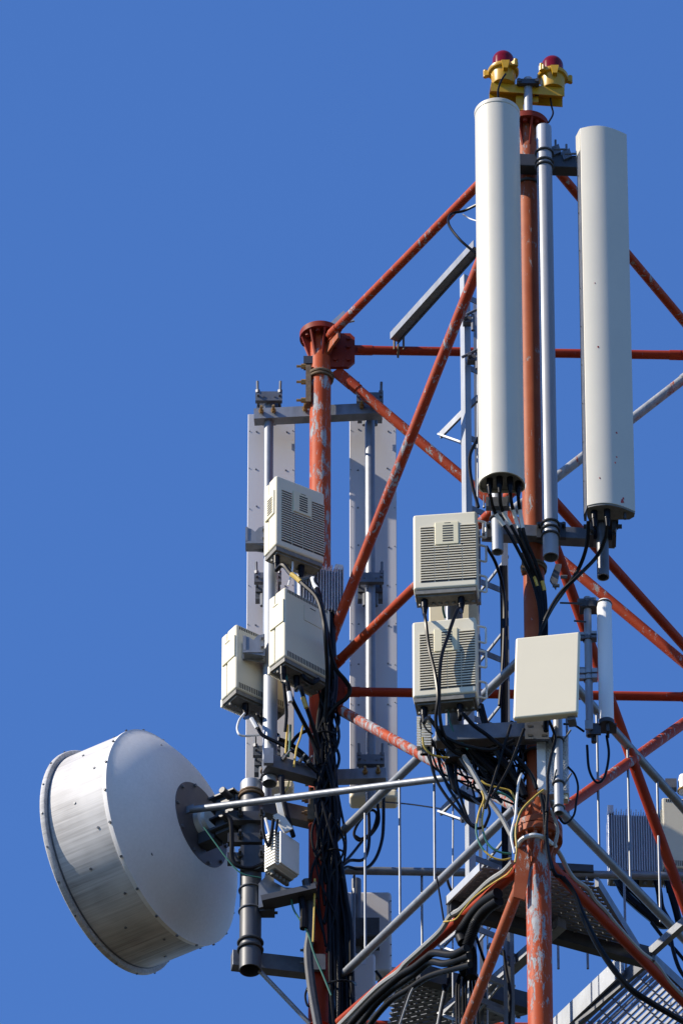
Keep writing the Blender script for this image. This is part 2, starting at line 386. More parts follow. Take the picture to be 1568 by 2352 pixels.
# ---------------------------------------------------------------- climbing ladder (cable ladder) inside the tower
lad = thing('cable_ladder', 'galvanised lattice cable ladder standing upright inside the tower', 'ladder', (W(1071,1176,0.1).x, Y0+0.1, 30))
def vrail(px, pyref, d, y0, y1, wx, wy):
    x = W(px, pyref, d).x; z0, z1 = W(px, y1, d).z, W(px, y0, d).z
    mb = MB(); mb.box(x-wx/2, x+wx/2, Y0+d-wy/2-0.003, Y0+d-wy/2+0.003, z0, z1); mb.box(x+wx/2-0.006, x+wx/2, Y0+d-wy/2+0.003, Y0+d+wy/2, z0, z1)
    mb.box(x-wx/2, x-wx/2+0.006, Y0+d-wy/2+0.003, Y0+d+wy/2, z0, z1); return mb
def lrail(px, pyref, d, y0, y1):                      # L angle turned so that one flange takes the sun
    x = W(px, pyref, d).x; z0, z1 = W(px, y1, d).z, W(px, y0, d).z; y = Y0 + d
    mb = MB(); mb.prism([(0.008,0),(0.030,-0.040),(0.036,-0.036),(0.014,0.004)], Vector((x-0.028,y,z0)), X1, Y1, Zup*(z1-z0))
    mb.prism([(0.030,-0.040),(0.062,-0.016),(0.058,-0.010),(0.036,-0.034)], Vector((x-0.028,y,z0)), X1, Y1, Zup*(z1-z0)); return mb
lrail(1071, 1400, 0.06, 640, 2420).build('side_rail', M['galv_light'], lad)
vrail(1161, 1500, 0.16, 620, 2420, 0.034, 0.035).build('side_rail', M['galv'], lad)
vrail(1098, 1500, 0.55, 700, 2420, 0.018, 0.02).build('side_rail', M['galv'], lad)
for y in [y for y in range(700, 2500, 160)]:
    a = W(1113, y, 0.12); MB().bar(W(1078,y-14,0.08), W(1163,y+21,0.16), 0.006, 0.036).build('rung', M['galv'], lad)
    MB().bar(W(1166,y-62,0.18), W(1096,y+26,0.5), 0.010, 0.016).build('lacing_bar', M['galv_light'], lad)
for y in (1000, 1433, 1866, 2175, 2330):
    a, b, c = W(1011,y,0.30), W(1096,y-86,0.04), W(1062,y+20,0.10)
    mb = MB().bar(a, b, 0.012, 0.045); mb.bar(a, W(1085,y+26,0.12), 0.045, 0.010); mb.bolt(c, -Y1, 0.014, 0.03)
    mb.build('standoff_bracket', M['galv'], lad)
tag(MB().tube(cab([(1096,780,0.3),(1096,1170,0.3),(1097,1700,0.3)]), 0.004).tube(cab([(1040,1840,0.25),(1039,2100,0.25),(1040,2360,0.25)]), 0.0045).tube(cab([(1118,1900,0.3),(1119,2360,0.3)]), 0.0045).build('safety_wire', M['galv_light']), 'twisted steel safety wires hanging beside the cable ladder', 'wire')
# small clamps high on the ladder
for px, y, nm in ((1076,738,'upper'),(1086,826,'lower')):
    mb = MB()
    c = W(px,y,0.0); mb.obox(c, X1*0.032, Y1*0.02, Zup*0.02); mb.cyl(c+Vector((-0.06,-0.03,-0.01)), c+Vector((0.06,-0.05,0.05)), 0.008, n=8); mb.cyl(c+Vector((0.02,-0.03,-0.09)), c+Vector((0.02,-0.03,0.02)), 0.010, n=8); mb.bolt(c+Vector((-0.02,-0.02,0)), -Y1, 0.012, 0.03)
    tag(mb.build('rope_clamp', M['galv_dark']), '%s grey fall-arrest clamp half hidden behind the round white antenna' % nm, 'clamp', 'fall-arrest clamps')

# channel beam carrying the ladder head
a = W(905,775,0.80); b = W(1096,563,0.08); b = H(1096,563,a.z)
t = thing('channel_beam', 'grey steel channel bolted askew onto the red horizontal tube', 'beam', a)
MB().sect([(-0.026,0.024),(-0.026,-0.024),(0.018,-0.024),(0.018,-0.019),(-0.021,-0.019),(-0.021,0.024)], a, b).build('channel', M['galv'], t)
MB().sect([(0.019,-0.036),(0.025,-0.036),(0.025,0.026),(0.019,0.026)], a, b).build('web', M['galv_dark'], t)
mb = MB(); c = leg('L',Zt).lerp(leg('R',Zt), (proj(a)[0]-735+10)/905)
mb.ring(c, X1, 0.034, 0.006); 
for dx in (0.03, -0.02): mb.cyl(c + Vector((dx,-0.034,-0.02)), c + Vector((dx,-0.034,0.13)), 0.006, n=8)
mb.build('u_bolt', M['rust'], t)

# ---------------------------------------------------------------- gratings
def grating(label, C4, nb, nr, mat, girders, bh=0.03, bw=0.004, studs=False, group='steel gratings of the service platform'):
    t = thing('platform_grating', label, 'grating', C4[0], 0, group)
    a, b, c, d = C4; mb = MB()
    for i in range(nb):
        q = (i+0.5)/nb; mb.bar(a.lerp(d, q), b.lerp(c, q), bw, bh)
    for j in range(nr):
        q = (j+0.5)/nr; mb.bar(a.lerp(b, q)+Zup*0.012, d.lerp(c, q)+Zup*0.012, 0.006, 0.006)
    n0 = len(mb.f)
    if studs:
        for i in range(nb):
            for j in range(11):
                q = (i+0.95)/nb; k = (j + 0.5*(i % 2))/11
                if q < 1: mb.obox(a.lerp(d, q).lerp(b.lerp(c, q), k) - Zup*(bh/2+0.002), X1*0.009, Y1*0.003, Zup*0.006)
    o = mb.build('bearing_bar_mesh', mat, t); o.data.materials.append(M['galv_light'])
    for pl in o.data.polygons[n0:]: pl.material_index = 1
    for p, q, wd, hh, m2 in girders: MB().bar(p, q, wd, hh).build('edge_girder', M[m2], t)
    return t
zp = Zl - 0.07
a, b, c, d = H(1108,1992,zp), H(1360,2026,zp), H(1462,2192,zp), H(1030,2070,zp)
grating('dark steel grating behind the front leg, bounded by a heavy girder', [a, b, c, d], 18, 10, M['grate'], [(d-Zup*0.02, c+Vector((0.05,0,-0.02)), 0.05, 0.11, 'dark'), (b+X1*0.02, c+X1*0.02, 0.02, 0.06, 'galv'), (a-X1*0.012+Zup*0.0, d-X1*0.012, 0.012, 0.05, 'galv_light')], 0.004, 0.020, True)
a, b, c, d = H(1326,2352,zp), H(1494,2196,zp), H(1640,2332,zp), H(1470,2500,zp)
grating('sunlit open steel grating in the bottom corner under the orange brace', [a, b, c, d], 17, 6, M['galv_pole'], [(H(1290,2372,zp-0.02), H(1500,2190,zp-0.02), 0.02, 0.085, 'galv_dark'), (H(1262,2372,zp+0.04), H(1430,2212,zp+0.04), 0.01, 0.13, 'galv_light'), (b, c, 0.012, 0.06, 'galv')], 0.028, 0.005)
a, b, c, d = H(800,2300,zp), H(1010,2185,zp), H(1290,2330,zp), H(1000,2520,zp)
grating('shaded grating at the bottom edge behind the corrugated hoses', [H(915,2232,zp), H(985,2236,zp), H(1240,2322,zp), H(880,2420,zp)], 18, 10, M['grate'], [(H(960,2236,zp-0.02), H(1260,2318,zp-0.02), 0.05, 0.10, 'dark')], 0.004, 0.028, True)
for p0, p1 in ((W(1350,2115,-0.3), W(1352,2150,-0.3)),): pass
# diagonal platform beams
mb = MB().bar(H(1120,2270,zp-0.06), H(1290,2120,zp-0.06), 0.05, 0.06); mb.bar(H(1480,2200,zp), H(1580,2110,zp), 0.03, 0.05)
tag(mb.build('platform_beam', M['galv']), 'short grey beams propping the platform gratings behind the front leg', 'beam')
t = thing('gate_frame', 'small ladder frame hanging below the platform behind the steep orange brace', 'frame', W(1172,2352,0.1))
for px in (1160, 1176): vrail(px, 2250, 0.1, 2135, 2420, 0.02, 0.025).build('post', M['galv'], t)
for y in (2190, 2262, 2330): MB().bar(W(1120,y-18,0.1), W(1180,y+8,0.1), 0.02, 0.03).build('crossbar', M['galv'], t)
# ---------------------------------------------------------------- poles and cross arms on the front leg
def vpole(name, label, px, y0, y1, d, r, mat, cat='pole', group=None, pyref=None, hollow=True):
    x = W(px, pyref or (y0+y1)/2, d).x; z1, z0 = W(px, y0, d).z, W(px, y1, d).z
    mb = MB(); (mb.pipe if hollow else mb.cyl)((x,Y0+d,z0), (x,Y0+d,z1), r)
    if hollow: mb.cyl((x,Y0+d,z1-0.012), (x,Y0+d,z1-0.004), r-0.004, n=20)
    t = thing(name, label, cat, (x, Y0+d, z0), 0, group); mb.build('tube', mat, t); return t, x
def pring(t, x, d, py, r, mat, tr=0.006):
    z = W(proj(Vector((x,Y0+d,40)))[0], py, d).z
    MB().ring((x,Y0+d,z), Zup, r+tr*0.7, tr).build('pipe_clamp', mat, t)
GP = 'galvanised mounting poles'
tP1, xP1 = vpole('mounting_pole', 'bare thick grey pole standing between the two long white antennas', 1256, 294, 1280, -0.995, 0.040, M['galv_pole'], group=GP)
for y in (352, 374, 384, 1205, 1218, 1232): pring(tP1, xP1, -0.995, y, 0.040, M['dark'], 0.0065)
tA1, xA1 = vpole('mounting_pole', 'short grey pole end below the round white antenna', 1141, 250, 1268, -1.06, 0.030, M['galv_pole'], group=GP, pyref=1200)
pring(tA1, xA1, -1.06, 1192, 0.03, M['dark'])
tA2, xA2 = vpole('mounting_pole', 'dark grey pole stub below the right-hand flat white antenna', 1383, 330, 1326, -0.96, 0.031, M['galv_dark'], group=GP, pyref=1270)
# upper arm
t = thing('cross_arm', 'dark square cross arm near the top of the front leg', 'cross arm', W(1190,380,-0.93), 0, 'cross arms')
MB().bar(W(1120,374,-0.915), W(1395,384,-0.905), 0.075, 0.085).build('beam', M['dark'], t, 0.006)
for px, y, d in ((1275,352,-0.93),(1300,362,-0.93)):
    mb = MB(); c = W(px, y, d); mb.obox(c, Vector((0.022,0,0.012)), Y1*0.03, Vector((-0.006,0,0.028))); mb.cyl(c+Vector((-0.01,-0.03,0.0)), c+Vector((0.055,-0.03,0.0)), 0.006, n=8)
    mb.cyl(c+Vector((0.0,-0.02,0.0)), c+Vector((0.0,-0.02,0.075)), 0.006, n=8)
    mb.build('clamp_bracket', M['galv_dark'], t)
MB().ring(leg('F',Zat(428,DF)), Zup, 0.062, 0.008).build('leg_clamp', M['dark'], t)
t = thing('cross_arm', 'dark cross arm under the lower ends of the white antennas', 'cross arm', W(1110,1225,-0.93), 0, 'cross arms')
MB().bar(W(1106,1222,-0.90), W(1412,1238,-0.87), 0.07, 0.075).build('beam', M['galv_dark'], t, 0.004)
for px in (1128, 1245, 1285):
    mb = MB(); c = W(px,1220,-0.94); mb.obox(c, X1*0.03, Y1*0.012, Zup*0.05)
    for s in (-1,1): mb.bolt(c+Vector((s*0.018,-0.012,0.02)), -Y1, 0.010, 0.03)
    mb.build('clamp_plate', M['dark'], t)
mb = MB()
for s in (-1, 1):
    c = W(1383+s*26,1222,-0.95); mb.obox(c, X1*0.010, Y1*0.05, Zup*0.06); mb.bolt(c+Vector((0,-0.05,-0.04)), -Y1, 0.012, 0.03); mb.bolt(c+Vector((s*0.01,-0.02,0.02)), X1*s, 0.012, 0.03)
mb.obox(W(1385,1196,-0.98), X1*0.075, Y1*0.05, Zup*0.018)
mb.build('clamp_bracket', M['dark'], t)
MB().prism([(0,0),(0.03,0.10),(0.06,0.10),(0.03,-0.06)], W(1262,1330,-0.88), X1, Zup, Y1*0.02).bolt(W(1286,1325,-0.89), X1, 0.010, 0.035).bolt(W(1268,1345,-0.89), X1, 0.010, 0.035).build('brace_plate', M['galv_dark'], t)
c = leg('F',Zat(1304,DF)); MB().ring(c, Zup, 0.060, 0.009).ring(c-Zup*0.018, Zup, 0.060, 0.007).obox(c+Vector((-0.05,-0.03,0)), X1*0.012, Y1*0.02, Zup*0.06).build('leg_clamp', M['rust'], t)

# ---------------------------------------------------------------- round-fronted antenna
def zz(py, d, px=1141): return W(px, py, d).z
dA = -1.20; x = W(1146,676,dA).x; z1 = zz(258,dA); z0 = zz(1118,dA); R = 0.1165
t = thing('panel_antenna', 'tall round-fronted white antenna with cables at its foot', 'antenna', (x,Y0+dA,z0), 0, 'long white panel antennas')
prof = [(R*cos(a)*1.0, -R*sin(a)) for a in [pi*i/28 for i in range(29)]] + [(-R*0.98,0.022),(-R*0.86,0.042),(-R*0.6,0.050),(R*0.6,0.050),(R*0.86,0.042),(R*0.98,0.022)]
def inset(pf, k): return [(a*k, b*k) for a, b in pf]
MB().prism(prof, (x,Y0+dA,z0+0.045), X1, Y1, Zup*(z1-z0-0.075)).build('radome', M['white'], t)
MB().prism(inset(prof,1.025), (x,Y0+dA,z1-0.030), X1, Y1, Zup*0.030).build('top_cap', M['white'], t, 0.006)
mb = MB(); o = Vector((x,Y0+dA,z0)); pk = inset(prof,1.02); n = len(pk)
b = len(mb.v); q = inset(prof,0.955)
for pf, z in ((pk,0.0),(pk,0.045),(q,0.045),(q,0.0)): mb.v += [o + X1*u + Y1*v + Zup*z for u, v in pf]
for k in range(4):
    for i in range(n): j=(i+1)%n; k2=(k+1)%4; mb.f.append((k*n+i,k*n+j,k2*n+j,k2*n+i))
mb.build('bottom_rim', M['white'], t)
MB().prism(inset(prof,0.95), (x,Y0+dA,z0+0.018), X1, Y1, Zup*0.012).build('connector_plate', M['under'], t)
A1con = []
for dx, dy in ((-0.062,-0.035),(-0.012,-0.05),(0.042,-0.045),(0.083,-0.012)):
    p = Vector((x+dx, Y0+dA+dy, z0+0.018)); MB().cyl(p, p-Zup*0.05, 0.017, n=14).cyl(p-Zup*0.05, p-Zup*0.10, 0.015, 0.008, n=14).build('connector', M['black'], t); A1con.append(p-Zup*0.09)
c = Vector((x-0.02,Y0-1.10,z0-0.03)); mb = MB().obox(c, X1*0.06, Y1*0.02, Zup*0.03)
for s in (-1,1): mb.bolt(c+Vector((s*0.07,-0.03,-0.05)), Zup, 0.007, 0.01, 0.08)
mb.build('mounting_bracket', M['galv_dark'], t)

# ---------------------------------------------------------------- flat-fronted antenna
dA = -1.19; z1 = zz(314,dA,1330); z0 = zz(1184,dA,1338); x = W(1328,740,dA).x
t = thing('panel_antenna', 'long white antenna with gently curved face and red paint flecks', 'antenna', (x,Y0+dA,z0), 0, 'long white panel antennas')
arc = []
for i in range(21):
    q = i/20; arc.append((0.024+0.244*q, -0.066 - 0.034*sin(pi*min(1,q*1.0))*(1-0.25*q) + 0.046*q*q))
pf = [(0.024,0.02)] + arc + [(0.266,0.012),(0.24,0.035),(0.03,0.035)]
MB().prism(pf, (x,Y0+dA,z0+0.01), X1, Y1, Zup*(z1-z0-0.01)).build('radome', M['white'], t, 0.0025)
MB().prism([(0.004+u*0.975, v*0.95) for u, v in pf], (x,Y0+dA,z0), X1, Y1, Zup*0.012).build('end_cap', M['under'], t)
MB().prism([(0.006,0.0),(0.0225,-0.062),(0.0225,0.045),(0.010,0.045)], (x,Y0+dA,z0+0.0), X1, Y1, Zup*(z1-z0-0.15)).build('back_channel', M['galv_dark'], t)  # recessed metal channel; the round antenna's shadow is also put into its dark colour
MB().prism([(0.002,0.0),(0.0225,-0.063),(0.0225,0.03),(0.004,0.03)], (x,Y0+dA,z1-0.148), X1, Y1, Zup*0.148).build('top_cap', M['white'], t)  # white piece of the side wall, coloured for the sunlit top above that shadow
for u, v, L in ((0.06,-0.03,0.05),(0.125,-0.04,0.055)):
    p = Vector((x+u,Y0+dA+v,z0)); MB().cyl(p, p-Zup*L, 0.017, n=14).cyl(p-Zup*L, p-Zup*(L+0.05), 0.015, 0.009, n=14).build('connector', M['black'], t)
p = Vector((x+0.215,Y0+dA-0.02,z0)); MB().cyl(p, p-Zup*0.04, 0.008, n=10).build('drain_plug', M['dark'], t)
mb = MB()
def onarc(u): 
    q = (u-0.022)/0.246; return -0.066 - 0.034*sin(pi*q)*(1-0.25*q) + 0.046*q*q
for u, y, s in ((0.20,1146,0.011),(0.207,1139,0.006),(0.09,1100,0.004),(0.17,1062,0.004),(0.18,992,0.005),(0.095,799,0.005),(0.085,652,0.003),(0.178,1048,0.004)):
    mb.obox((x+u, Y0+dA+onarc(u)-0.0005, W(1390,y,dA-0.08).z), Vector((s*0.7,s*0.15,s*0.3)), Y1*0.0012, Vector((-s*0.3,0,s)))
mb.build('paint_fleck', M['fleck'], t)
mb = MB()
for i in range(9): mb.bolt((x+0.010, Y0+dA-0.030, z1-0.3-i*0.26), Vector((-0.94,-0.34,0)), 0.004, 0.003)
mb.build('rivet_pattern', M['dark'], t)

# ---------------------------------------------------------------- obstruction lights
db = DF; xb = leg('F',ZtopF).x
t = thing('light_stand', 'grey pipe with yellow crossbar holding the twin red lights', 'stand', (xb,Y0+db,ZtopF), 0)
zb = W(1212,186,db).z; xs = W(1212,220,db).x; zb += 0.015
MB().pipe((xs,Y0+db,ZtopF), (xs,Y0+db,zb), 0.022).cyl((xs,Y0+db,zb-0.01),(xs,Y0+db,zb-0.004),0.018).build('pipe', M['galv_light'], t)
p0, p1 = W(1125,212,db+0.02), W(1293,228,db+0.06); p1.z = p0.z
MB().sect([(-0.045,-0.03),(-0.039,-0.03),(-0.039,0.024),(0.039,0.024),(0.039,-0.03),(0.045,-0.03),(0.045,0.03),(-0.045,0.03)], p0, p1).build('crossbar', M['yellow'], t)
mb = MB().obox((xs,Y0+db-0.028,zb-0.05), X1*0.058, Y1*0.012, Zup*0.016).obox((xs,Y0+db+0.03,zb-0.05), X1*0.058, Y1*0.01, Zup*0.02)
for s in (-1,1): mb.cyl((xs+s*0.048,Y0+db-0.05,zb-0.05),(xs+s*0.048,Y0+db+0.08,zb-0.05),0.012,n=10)
mb.ring((xs,Y0+db,zb-0.05), Zup, 0.027, 0.007).build('clamp', M['dark'], t)
MB().obox((xs-0.045,Y0+db+0.02,p0.z-0.075), X1*0.02, Y1*0.006, Zup*0.055).obox((xs-0.005,Y0+db+0.03,p0.z-0.045), X1*0.06, Y1*0.006, Zup*0.02).build('stay_plate', M['yellow'], t)
for px, py, dd, lab, lugs in ((1155.5,198,0.005,'yellow obstruction light with red glass dome above the round antenna', (170,-48,60)), (1268.5,206,0.045,'yellow obstruction light with red dome, nearer the flat antenna', (-128,12,120))):
    o = W(px, py, db+dd); o.z = p0.z + 0.031
    l = thing('obstruction_light', lab, 'warning light', o, 0, 'twin obstruction lights')
    MB().lathe([(0.0,0),(0.060,0.0),(0.062,0.006),(0.066,0.082),(0.079,0.086),(0.083,0.092),(0.083,0.103),(0.078,0.106),(0.078,0.112),(0.066,0.116),(0.0,0.118)], (0,0,0), Zup, 40).build('housing', M['yellow'], l, local=True)
    dome = [(0.058*cos(a), 0.178+0.060*sin(a)) for a in [pi/2*i/10 for i in range(11)]]
    MB().lathe([(0.0,0.1185),(0.058,0.1185)] + dome[:-1] + [(0.0,0.238)], (0,0,0), Zup, 40).build('dome', M['glass'], l, local=True)
    MB().cyl((0,0,0.12),(0,0,0.17),0.018,n=12).build('lamp', M['fin_white'], l, local=True)
    for a in lugs:
        a = radians(a); e = Vector((cos(a),sin(a),0)); u = Zup.cross(e)
        mb = MB().cyl(e*0.096+Zup*0.078, e*0.096+Zup*0.124, 0.012, n=12); mb.obox(e*0.088+Zup*0.098, e*0.014, u*0.013, Zup*0.016); mb.build('hinge_lug', M['yellow'], l, local=True)
    mb = MB().prism([(-0.022,0.085),(0.022,0.085),(0.012,0.03),(-0.012,0.03)], Vector((0.01,-0.092,0.02)), X1, Zup, Y1*0.035); mb.build('cable_lug', M['yellow'], l, local=True)
tag(MB().tube(cab([(1160,170,db-0.10),(1150,186,db-0.11),(1143,210,db-0.10),(1146,240,db-0.08)]), 0.0055).build('lamp_cable', M['black']), 'black cable dropping from the light above the round antenna', 'cable')
tag(MB().tube(cab([(1263,226,db+0.04),(1266,245,db+0.03),(1269,262,db),(1259,281,db-0.03)]), 0.005).build('lamp_cable', M['black']), 'short black cable looping from yellow crossbar to the leg flange', 'cable')

# ---------------------------------------------------------------- radio units
def rru(label, px, py, d, yaw, w_, dp, h, kind, cons=((0.2,0.05),(0.75,0.05)), side=True):
    t = thing('radio_unit', label, 'radio unit', W(px, py, d), radians(yaw), 'beige radio units')
    B, D, Gp = M['beige'], M['slot'], M['beige_badge']
    MB().box(0, w_, 0, dp*0.62, 0, h).build('front_cover', B, t, 0.014, local=True)
    MB().box(0.002, w_-0.002, dp*0.63, dp, 0.004, h-0.004).build('rear_cover', B, t, 0.010, local=True)
    mb = MB().box(0.008, w_-0.008, 0.008, dp-0.008, -0.026, -0.001); mb.box(0.02,w_-0.02,0.02,dp-0.02,-0.036,-0.026)
    for i in range(9): mb.cyl((0.03+i*(w_-0.06)/8, dp*0.62, -0.036), (0.03+i*(w_-0.06)/8, dp*0.62, -0.050), 0.010, n=10)
    mb.build('connector_plate', M['under'], t, local=True)
    con = []
    for u, v in cons:
        c = Vector((w_*u, v, -0.03)); MB().cyl(c, c-Zup*0.055, 0.018, n=14).cyl(c-Zup*0.055, c-Zup*0.10, 0.016, 0.011, n=14).build('connector', M['black'], t, local=True); con.append(WM(t) @ (c-Zup*0.095))
    if kind == 'A':
        x0, x1, zt, zb = 0.12*w_, 0.985*w_, h-0.088, 0.040
        a, b = x0 + (x1-x0)*0.255, x0 + (x1-x0)*0.695; zh = zt - 0.36*(zt-zb)
        D_ = MB(); n = 22; pitch = (zt-zb)/n; Sl = MB()
        def strip(u0, u1, zc):                       # one louvre: dark gap with a lip over it
            D_.box(u0, u1, -0.0012, 0.003, zc, zc+pitch*0.60); Sl.box(u0, u1, -0.005, 0.002, zc+pitch*0.61, zc+pitch*0.99)
        for i in range(n):
            zc = zb + i*pitch
            if zc > zh-pitch*0.5:
                strip(x0, a-0.006, zc); strip(b+0.006, x1, zc)
            else:
                for k in range(4):
                    u0 = x0 + (x1-x0)*k/4; strip(u0+(0.002 if k else 0), x0+(x1-x0)*(k+1)/4-(0.002 if k < 3 else 0), zc)
        D_.build('vent_gap', D, t, local=True); Sl.build('louvre', B, t, local=True)
        bz0, bz1 = zh+0.004, zt+0.02
        MB().box(a+0.002, b-0.002, -0.009, 0.002, bz0, bz1).build('badge_plate', Gp, t, 0.003, local=True)
        mb = MB(); c0, c1 = a+(b-a)*0.33, a+(b-a)*0.76
        for i in range(7):
            zc = bz0+0.018+i*pitch*0.98; mb.box(c0, c1, -0.0100, -0.004, zc, zc+pitch*0.5)
        mb.box(a+(b-a)*0.40, a+(b-a)*0.66, -0.0100, -0.004, bz1-0.010, bz1-0.007); mb.build('badge_slot', D, t, local=True)
        if side:
            MB().box(-0.007, 0.003, 0.012, dp*0.80, h*0.46, h*0.80).build('side_badge', Gp, t, 0.003, local=True)
            mb = MB()
            for i in range(7): mb.box(-0.0085, -0.002, 0.028, dp*0.56, h*0.50+i*pitch, h*0.50+i*pitch+pitch*0.5)
            mb.build('side_slot', D, t, local=True)
    else:
        mt, mb = MB(), MB(); n = 26
        for i in range(n):
            u = 0.022 + (w_-0.04)*i/n
            mt.box(u, u+(w_-0.04)/n*0.5, -0.0012, 0.004, h-0.032, h-0.012); mb.box(u, u+(w_-0.04)/n*0.5, -0.0012, 0.004, 0.012, 0.046)
        mt.build('vent_slot', D, t, local=True); mb.build('vent_slot', D, t, local=True)
        lip = MB()
        for i in range(n+6):
            u = 0.01 + (w_-0.02)*i/(n+6); lip.box(u, u+(w_-0.02)/(n+6)*0.55, dp-0.004, dp+0.012, -0.03, 0.02)
        lip.build('rear_comb', B, t, local=True)
        MB().box(w_*0.42, w_*0.80, -0.003, 0.003, h*0.66, h*0.88).build('badge_plate', B, t, 0.002, local=True)
        MB().box(w_*0.54, w_*0.66, -0.005, 0.003, h*0.865, h*0.872).build('badge_slot', D, t, local=True)
        MB().box(-0.006, 0.003, 0.006, dp*0.86, h*0.50, h*0.83).build('side_badge', Gp, t, 0.004, local=True)
        MB().box(-0.0075, 0.003, dp*0.35, dp*0.65, h*0.795, h*0.805).build('side_slot', D, t, local=True)
    return t, con
R1, c1 = rru('louvred beige radio unit, topmost on the thick pole', 633, 1250, 0.40, 31, 0.300, 0.130, 0.480, 'A', ((0.12,0.05),(0.62,0.05)))
R2, c2 = rru('smooth beige radio unit below the louvred one, cables crossing it', 653, 1506, 0.38, 40, 0.315, 0.135, 0.470, 'B', ((0.10,0.05),(0.42,0.06)))
R3, c3 = rru('smooth beige radio unit half hidden behind the thick pole', 541, 1579, 0.60, 35, 0.325, 0.140, 0.435, 'B', ((0.3,0.05),(0.7,0.06)))
R4, c4 = rru('louvred beige radio unit, upper one beside the front leg', 948.5, 1354, -1.06, -6, 0.326, 0.125, 0.494, 'A', ((0.16,0.05),(0.73,0.05)), False)
R5, c5 = rru('louvred beige radio unit with black cables across its face', 946.5, 1602, -1.05, -8, 0.324, 0.125, 0.492, 'A', ((0.16,0.05),(0.72,0.05)), False)
R9, c9 = rru('pale radio unit cut off by the picture edge beside grey fins', 1522, 1990, 1.28, 6, 0.32, 0.13, 0.465, 'B', ((0.1,0.05),(0.5,0.05)))
for R_, w_ in ((R4,0.326),(R5,0.324)):
    for z in (0.06, 0.26, 0.42):
        mb = MB().tube(spline([(w_-0.01,0.11,z),(w_+0.03,0.13,z),(w_+0.034,0.13,z+0.02),(w_+0.034,0.13,z+0.08),(w_+0.03,0.13,z+0.10),(w_-0.01,0.11,z+0.10)],5), 0.006)
        mb.build('handle', M['fin_white'], R_, local=True)
    MB().box(w_-0.020, w_+0.004, 0.132, 0.16, 0.0, 0.48).build('mounting_bracket', M['galv'], R_, local=True)

def fin_unit(label, px, py, d, yaw, w_, dp, h, mat, horiz=False, nf=16, group='finned aluminium units', parts=True):
    t = thing('finned_unit', label, 'radio unit', W(px,py,d), radians(yaw), group)
    MB().box(0, w_, 0.03, dp, 0, h).build('case', mat, t, 0.004, local=True)
    mb = MB()
    if horiz:
        for i in range(nf):
            z = h*(i+0.25)/nf; mb.box(0.004, w_-0.004, 0, 0.03, z, z+h/nf*0.45); mb.box(-0.02, 0, 0.01, dp*0.8, z, z+h/nf*0.45)
    else:
        for i in range(nf):
            u = w_*(i+0.2)/nf; mb.box(u, u+w_/nf*0.32, -0.005*(i%2), 0.03, 0.006, h+0.012*(i%2))
    mb.build('cooling_fin', mat, t, local=True)
    mb = MB()
    for i in range(5): mb.cyl((w_*(i+0.7)/5.5, dp*0.6, 0), (w_*(i+0.7)/5.5, dp*0.6, -0.03), 0.012, n=10)
    mb.box(0.01,w_-0.01,0.035,dp-0.01,-0.008,0.001); mb.build('connector_plate', M['under'], t, local=True)
    return t
T7 = fin_unit('grey finned unit wedged between beige units and the leg', 688, 1392, 0.60, 14, 0.245, 0.12, 0.30, M['fin'])
MB().box(0.20,0.24,0.02,0.06,0.31,0.345).build('lifting_lug', M['fin_white'], T7, local=True)
T8 = fin_unit('large grey finned unit above the back railing', 1398, 2000, 1.30, 3, 0.285, 0.13, 0.40, M['fin'], nf=22)
MB().box(0.0,0.03,0.02,0.09,0.40,0.455).build('lifting_lug', M['fin'], T8, local=True)
T6 = fin_unit('small pale unit with stacked horizontal fins below the thick pole', 640, 1985, 0.52, 48, 0.150, 0.10, 0.225, M['fin_white'], True, 12)
MB().box(0.002,0.146,-0.012,-0.001,0.008,0.217).build('front_lid', M['fin_white'], T6, 0.004, local=True)

# brackets and pole of the dish-side radio units
tR, xR = vpole('mounting_pole', 'thick sunlit pole carrying the stacked beige units', 621, 1180, 1800, 0.66, 0.0385, M['galv_light'], group=GP, pyref=1500)
pring(tR, xR, 0.66, 1772, 0.0385, M['rust'], 0.007); pring(tR, xR, 0.66, 1786, 0.0385, M['dark'], 0.006)
def claw(px, y, d, t, sc=1.0):
    c = W(px, y, d); mb = MB()
    for dy in (0, 0.05): mb.prism([(-0.05,-0.055),(0.055,-0.075),(0.055,0.06),(0.02,0.05),(0.0,0.02),(-0.02,0.04),(-0.05,0.05)], c+Y1*dy, X1*sc, Zup*sc, Y1*0.012)
    mb.obox(c+Vector((0,0.03,-0.055)), X1*0.05, Y1*0.035, Zup*0.008); mb.obox(c+Vector((-0.045,0.03,0)), X1*0.006, Y1*0.035, Zup*0.05)
    for s in (-1,1): mb.bolt(c+Vector((0.045,-0.005,0.03*s)), -Y1, 0.010, 0.02)
    mb.build('mounting_bracket', M['galv'], t)
claw(586, 1228, 0.62, R1); claw(582, 1478, 0.56, R3, 1.1)
t = thing('support_arm', 'dark square arm bolted between thick pole and leg, above the dish boom', 'support arm', W(612,1755,0.6), 0, 'support arms of the poles by the dish')
a, b = W(608,1752,0.585), W(745,1810,0.72); b.z = a.z
MB().bar(a, b, 0.07, 0.085).build('beam', M['galv_dark'], t, 0.004)
mb = MB().obox(a+Vector((0.02,-0.05,0)), X1*0.025, Y1*0.012, Zup*0.05)
for q in (0.25, 0.5, 0.62): mb.bolt(a.lerp(b,q)+Vector((0.02,-0.04,0.02)), Vector((0.5,-0.8,0.2)), 0.012, 0.03, 0.07)
mb.build('clamp_plate', M['galv'], t)

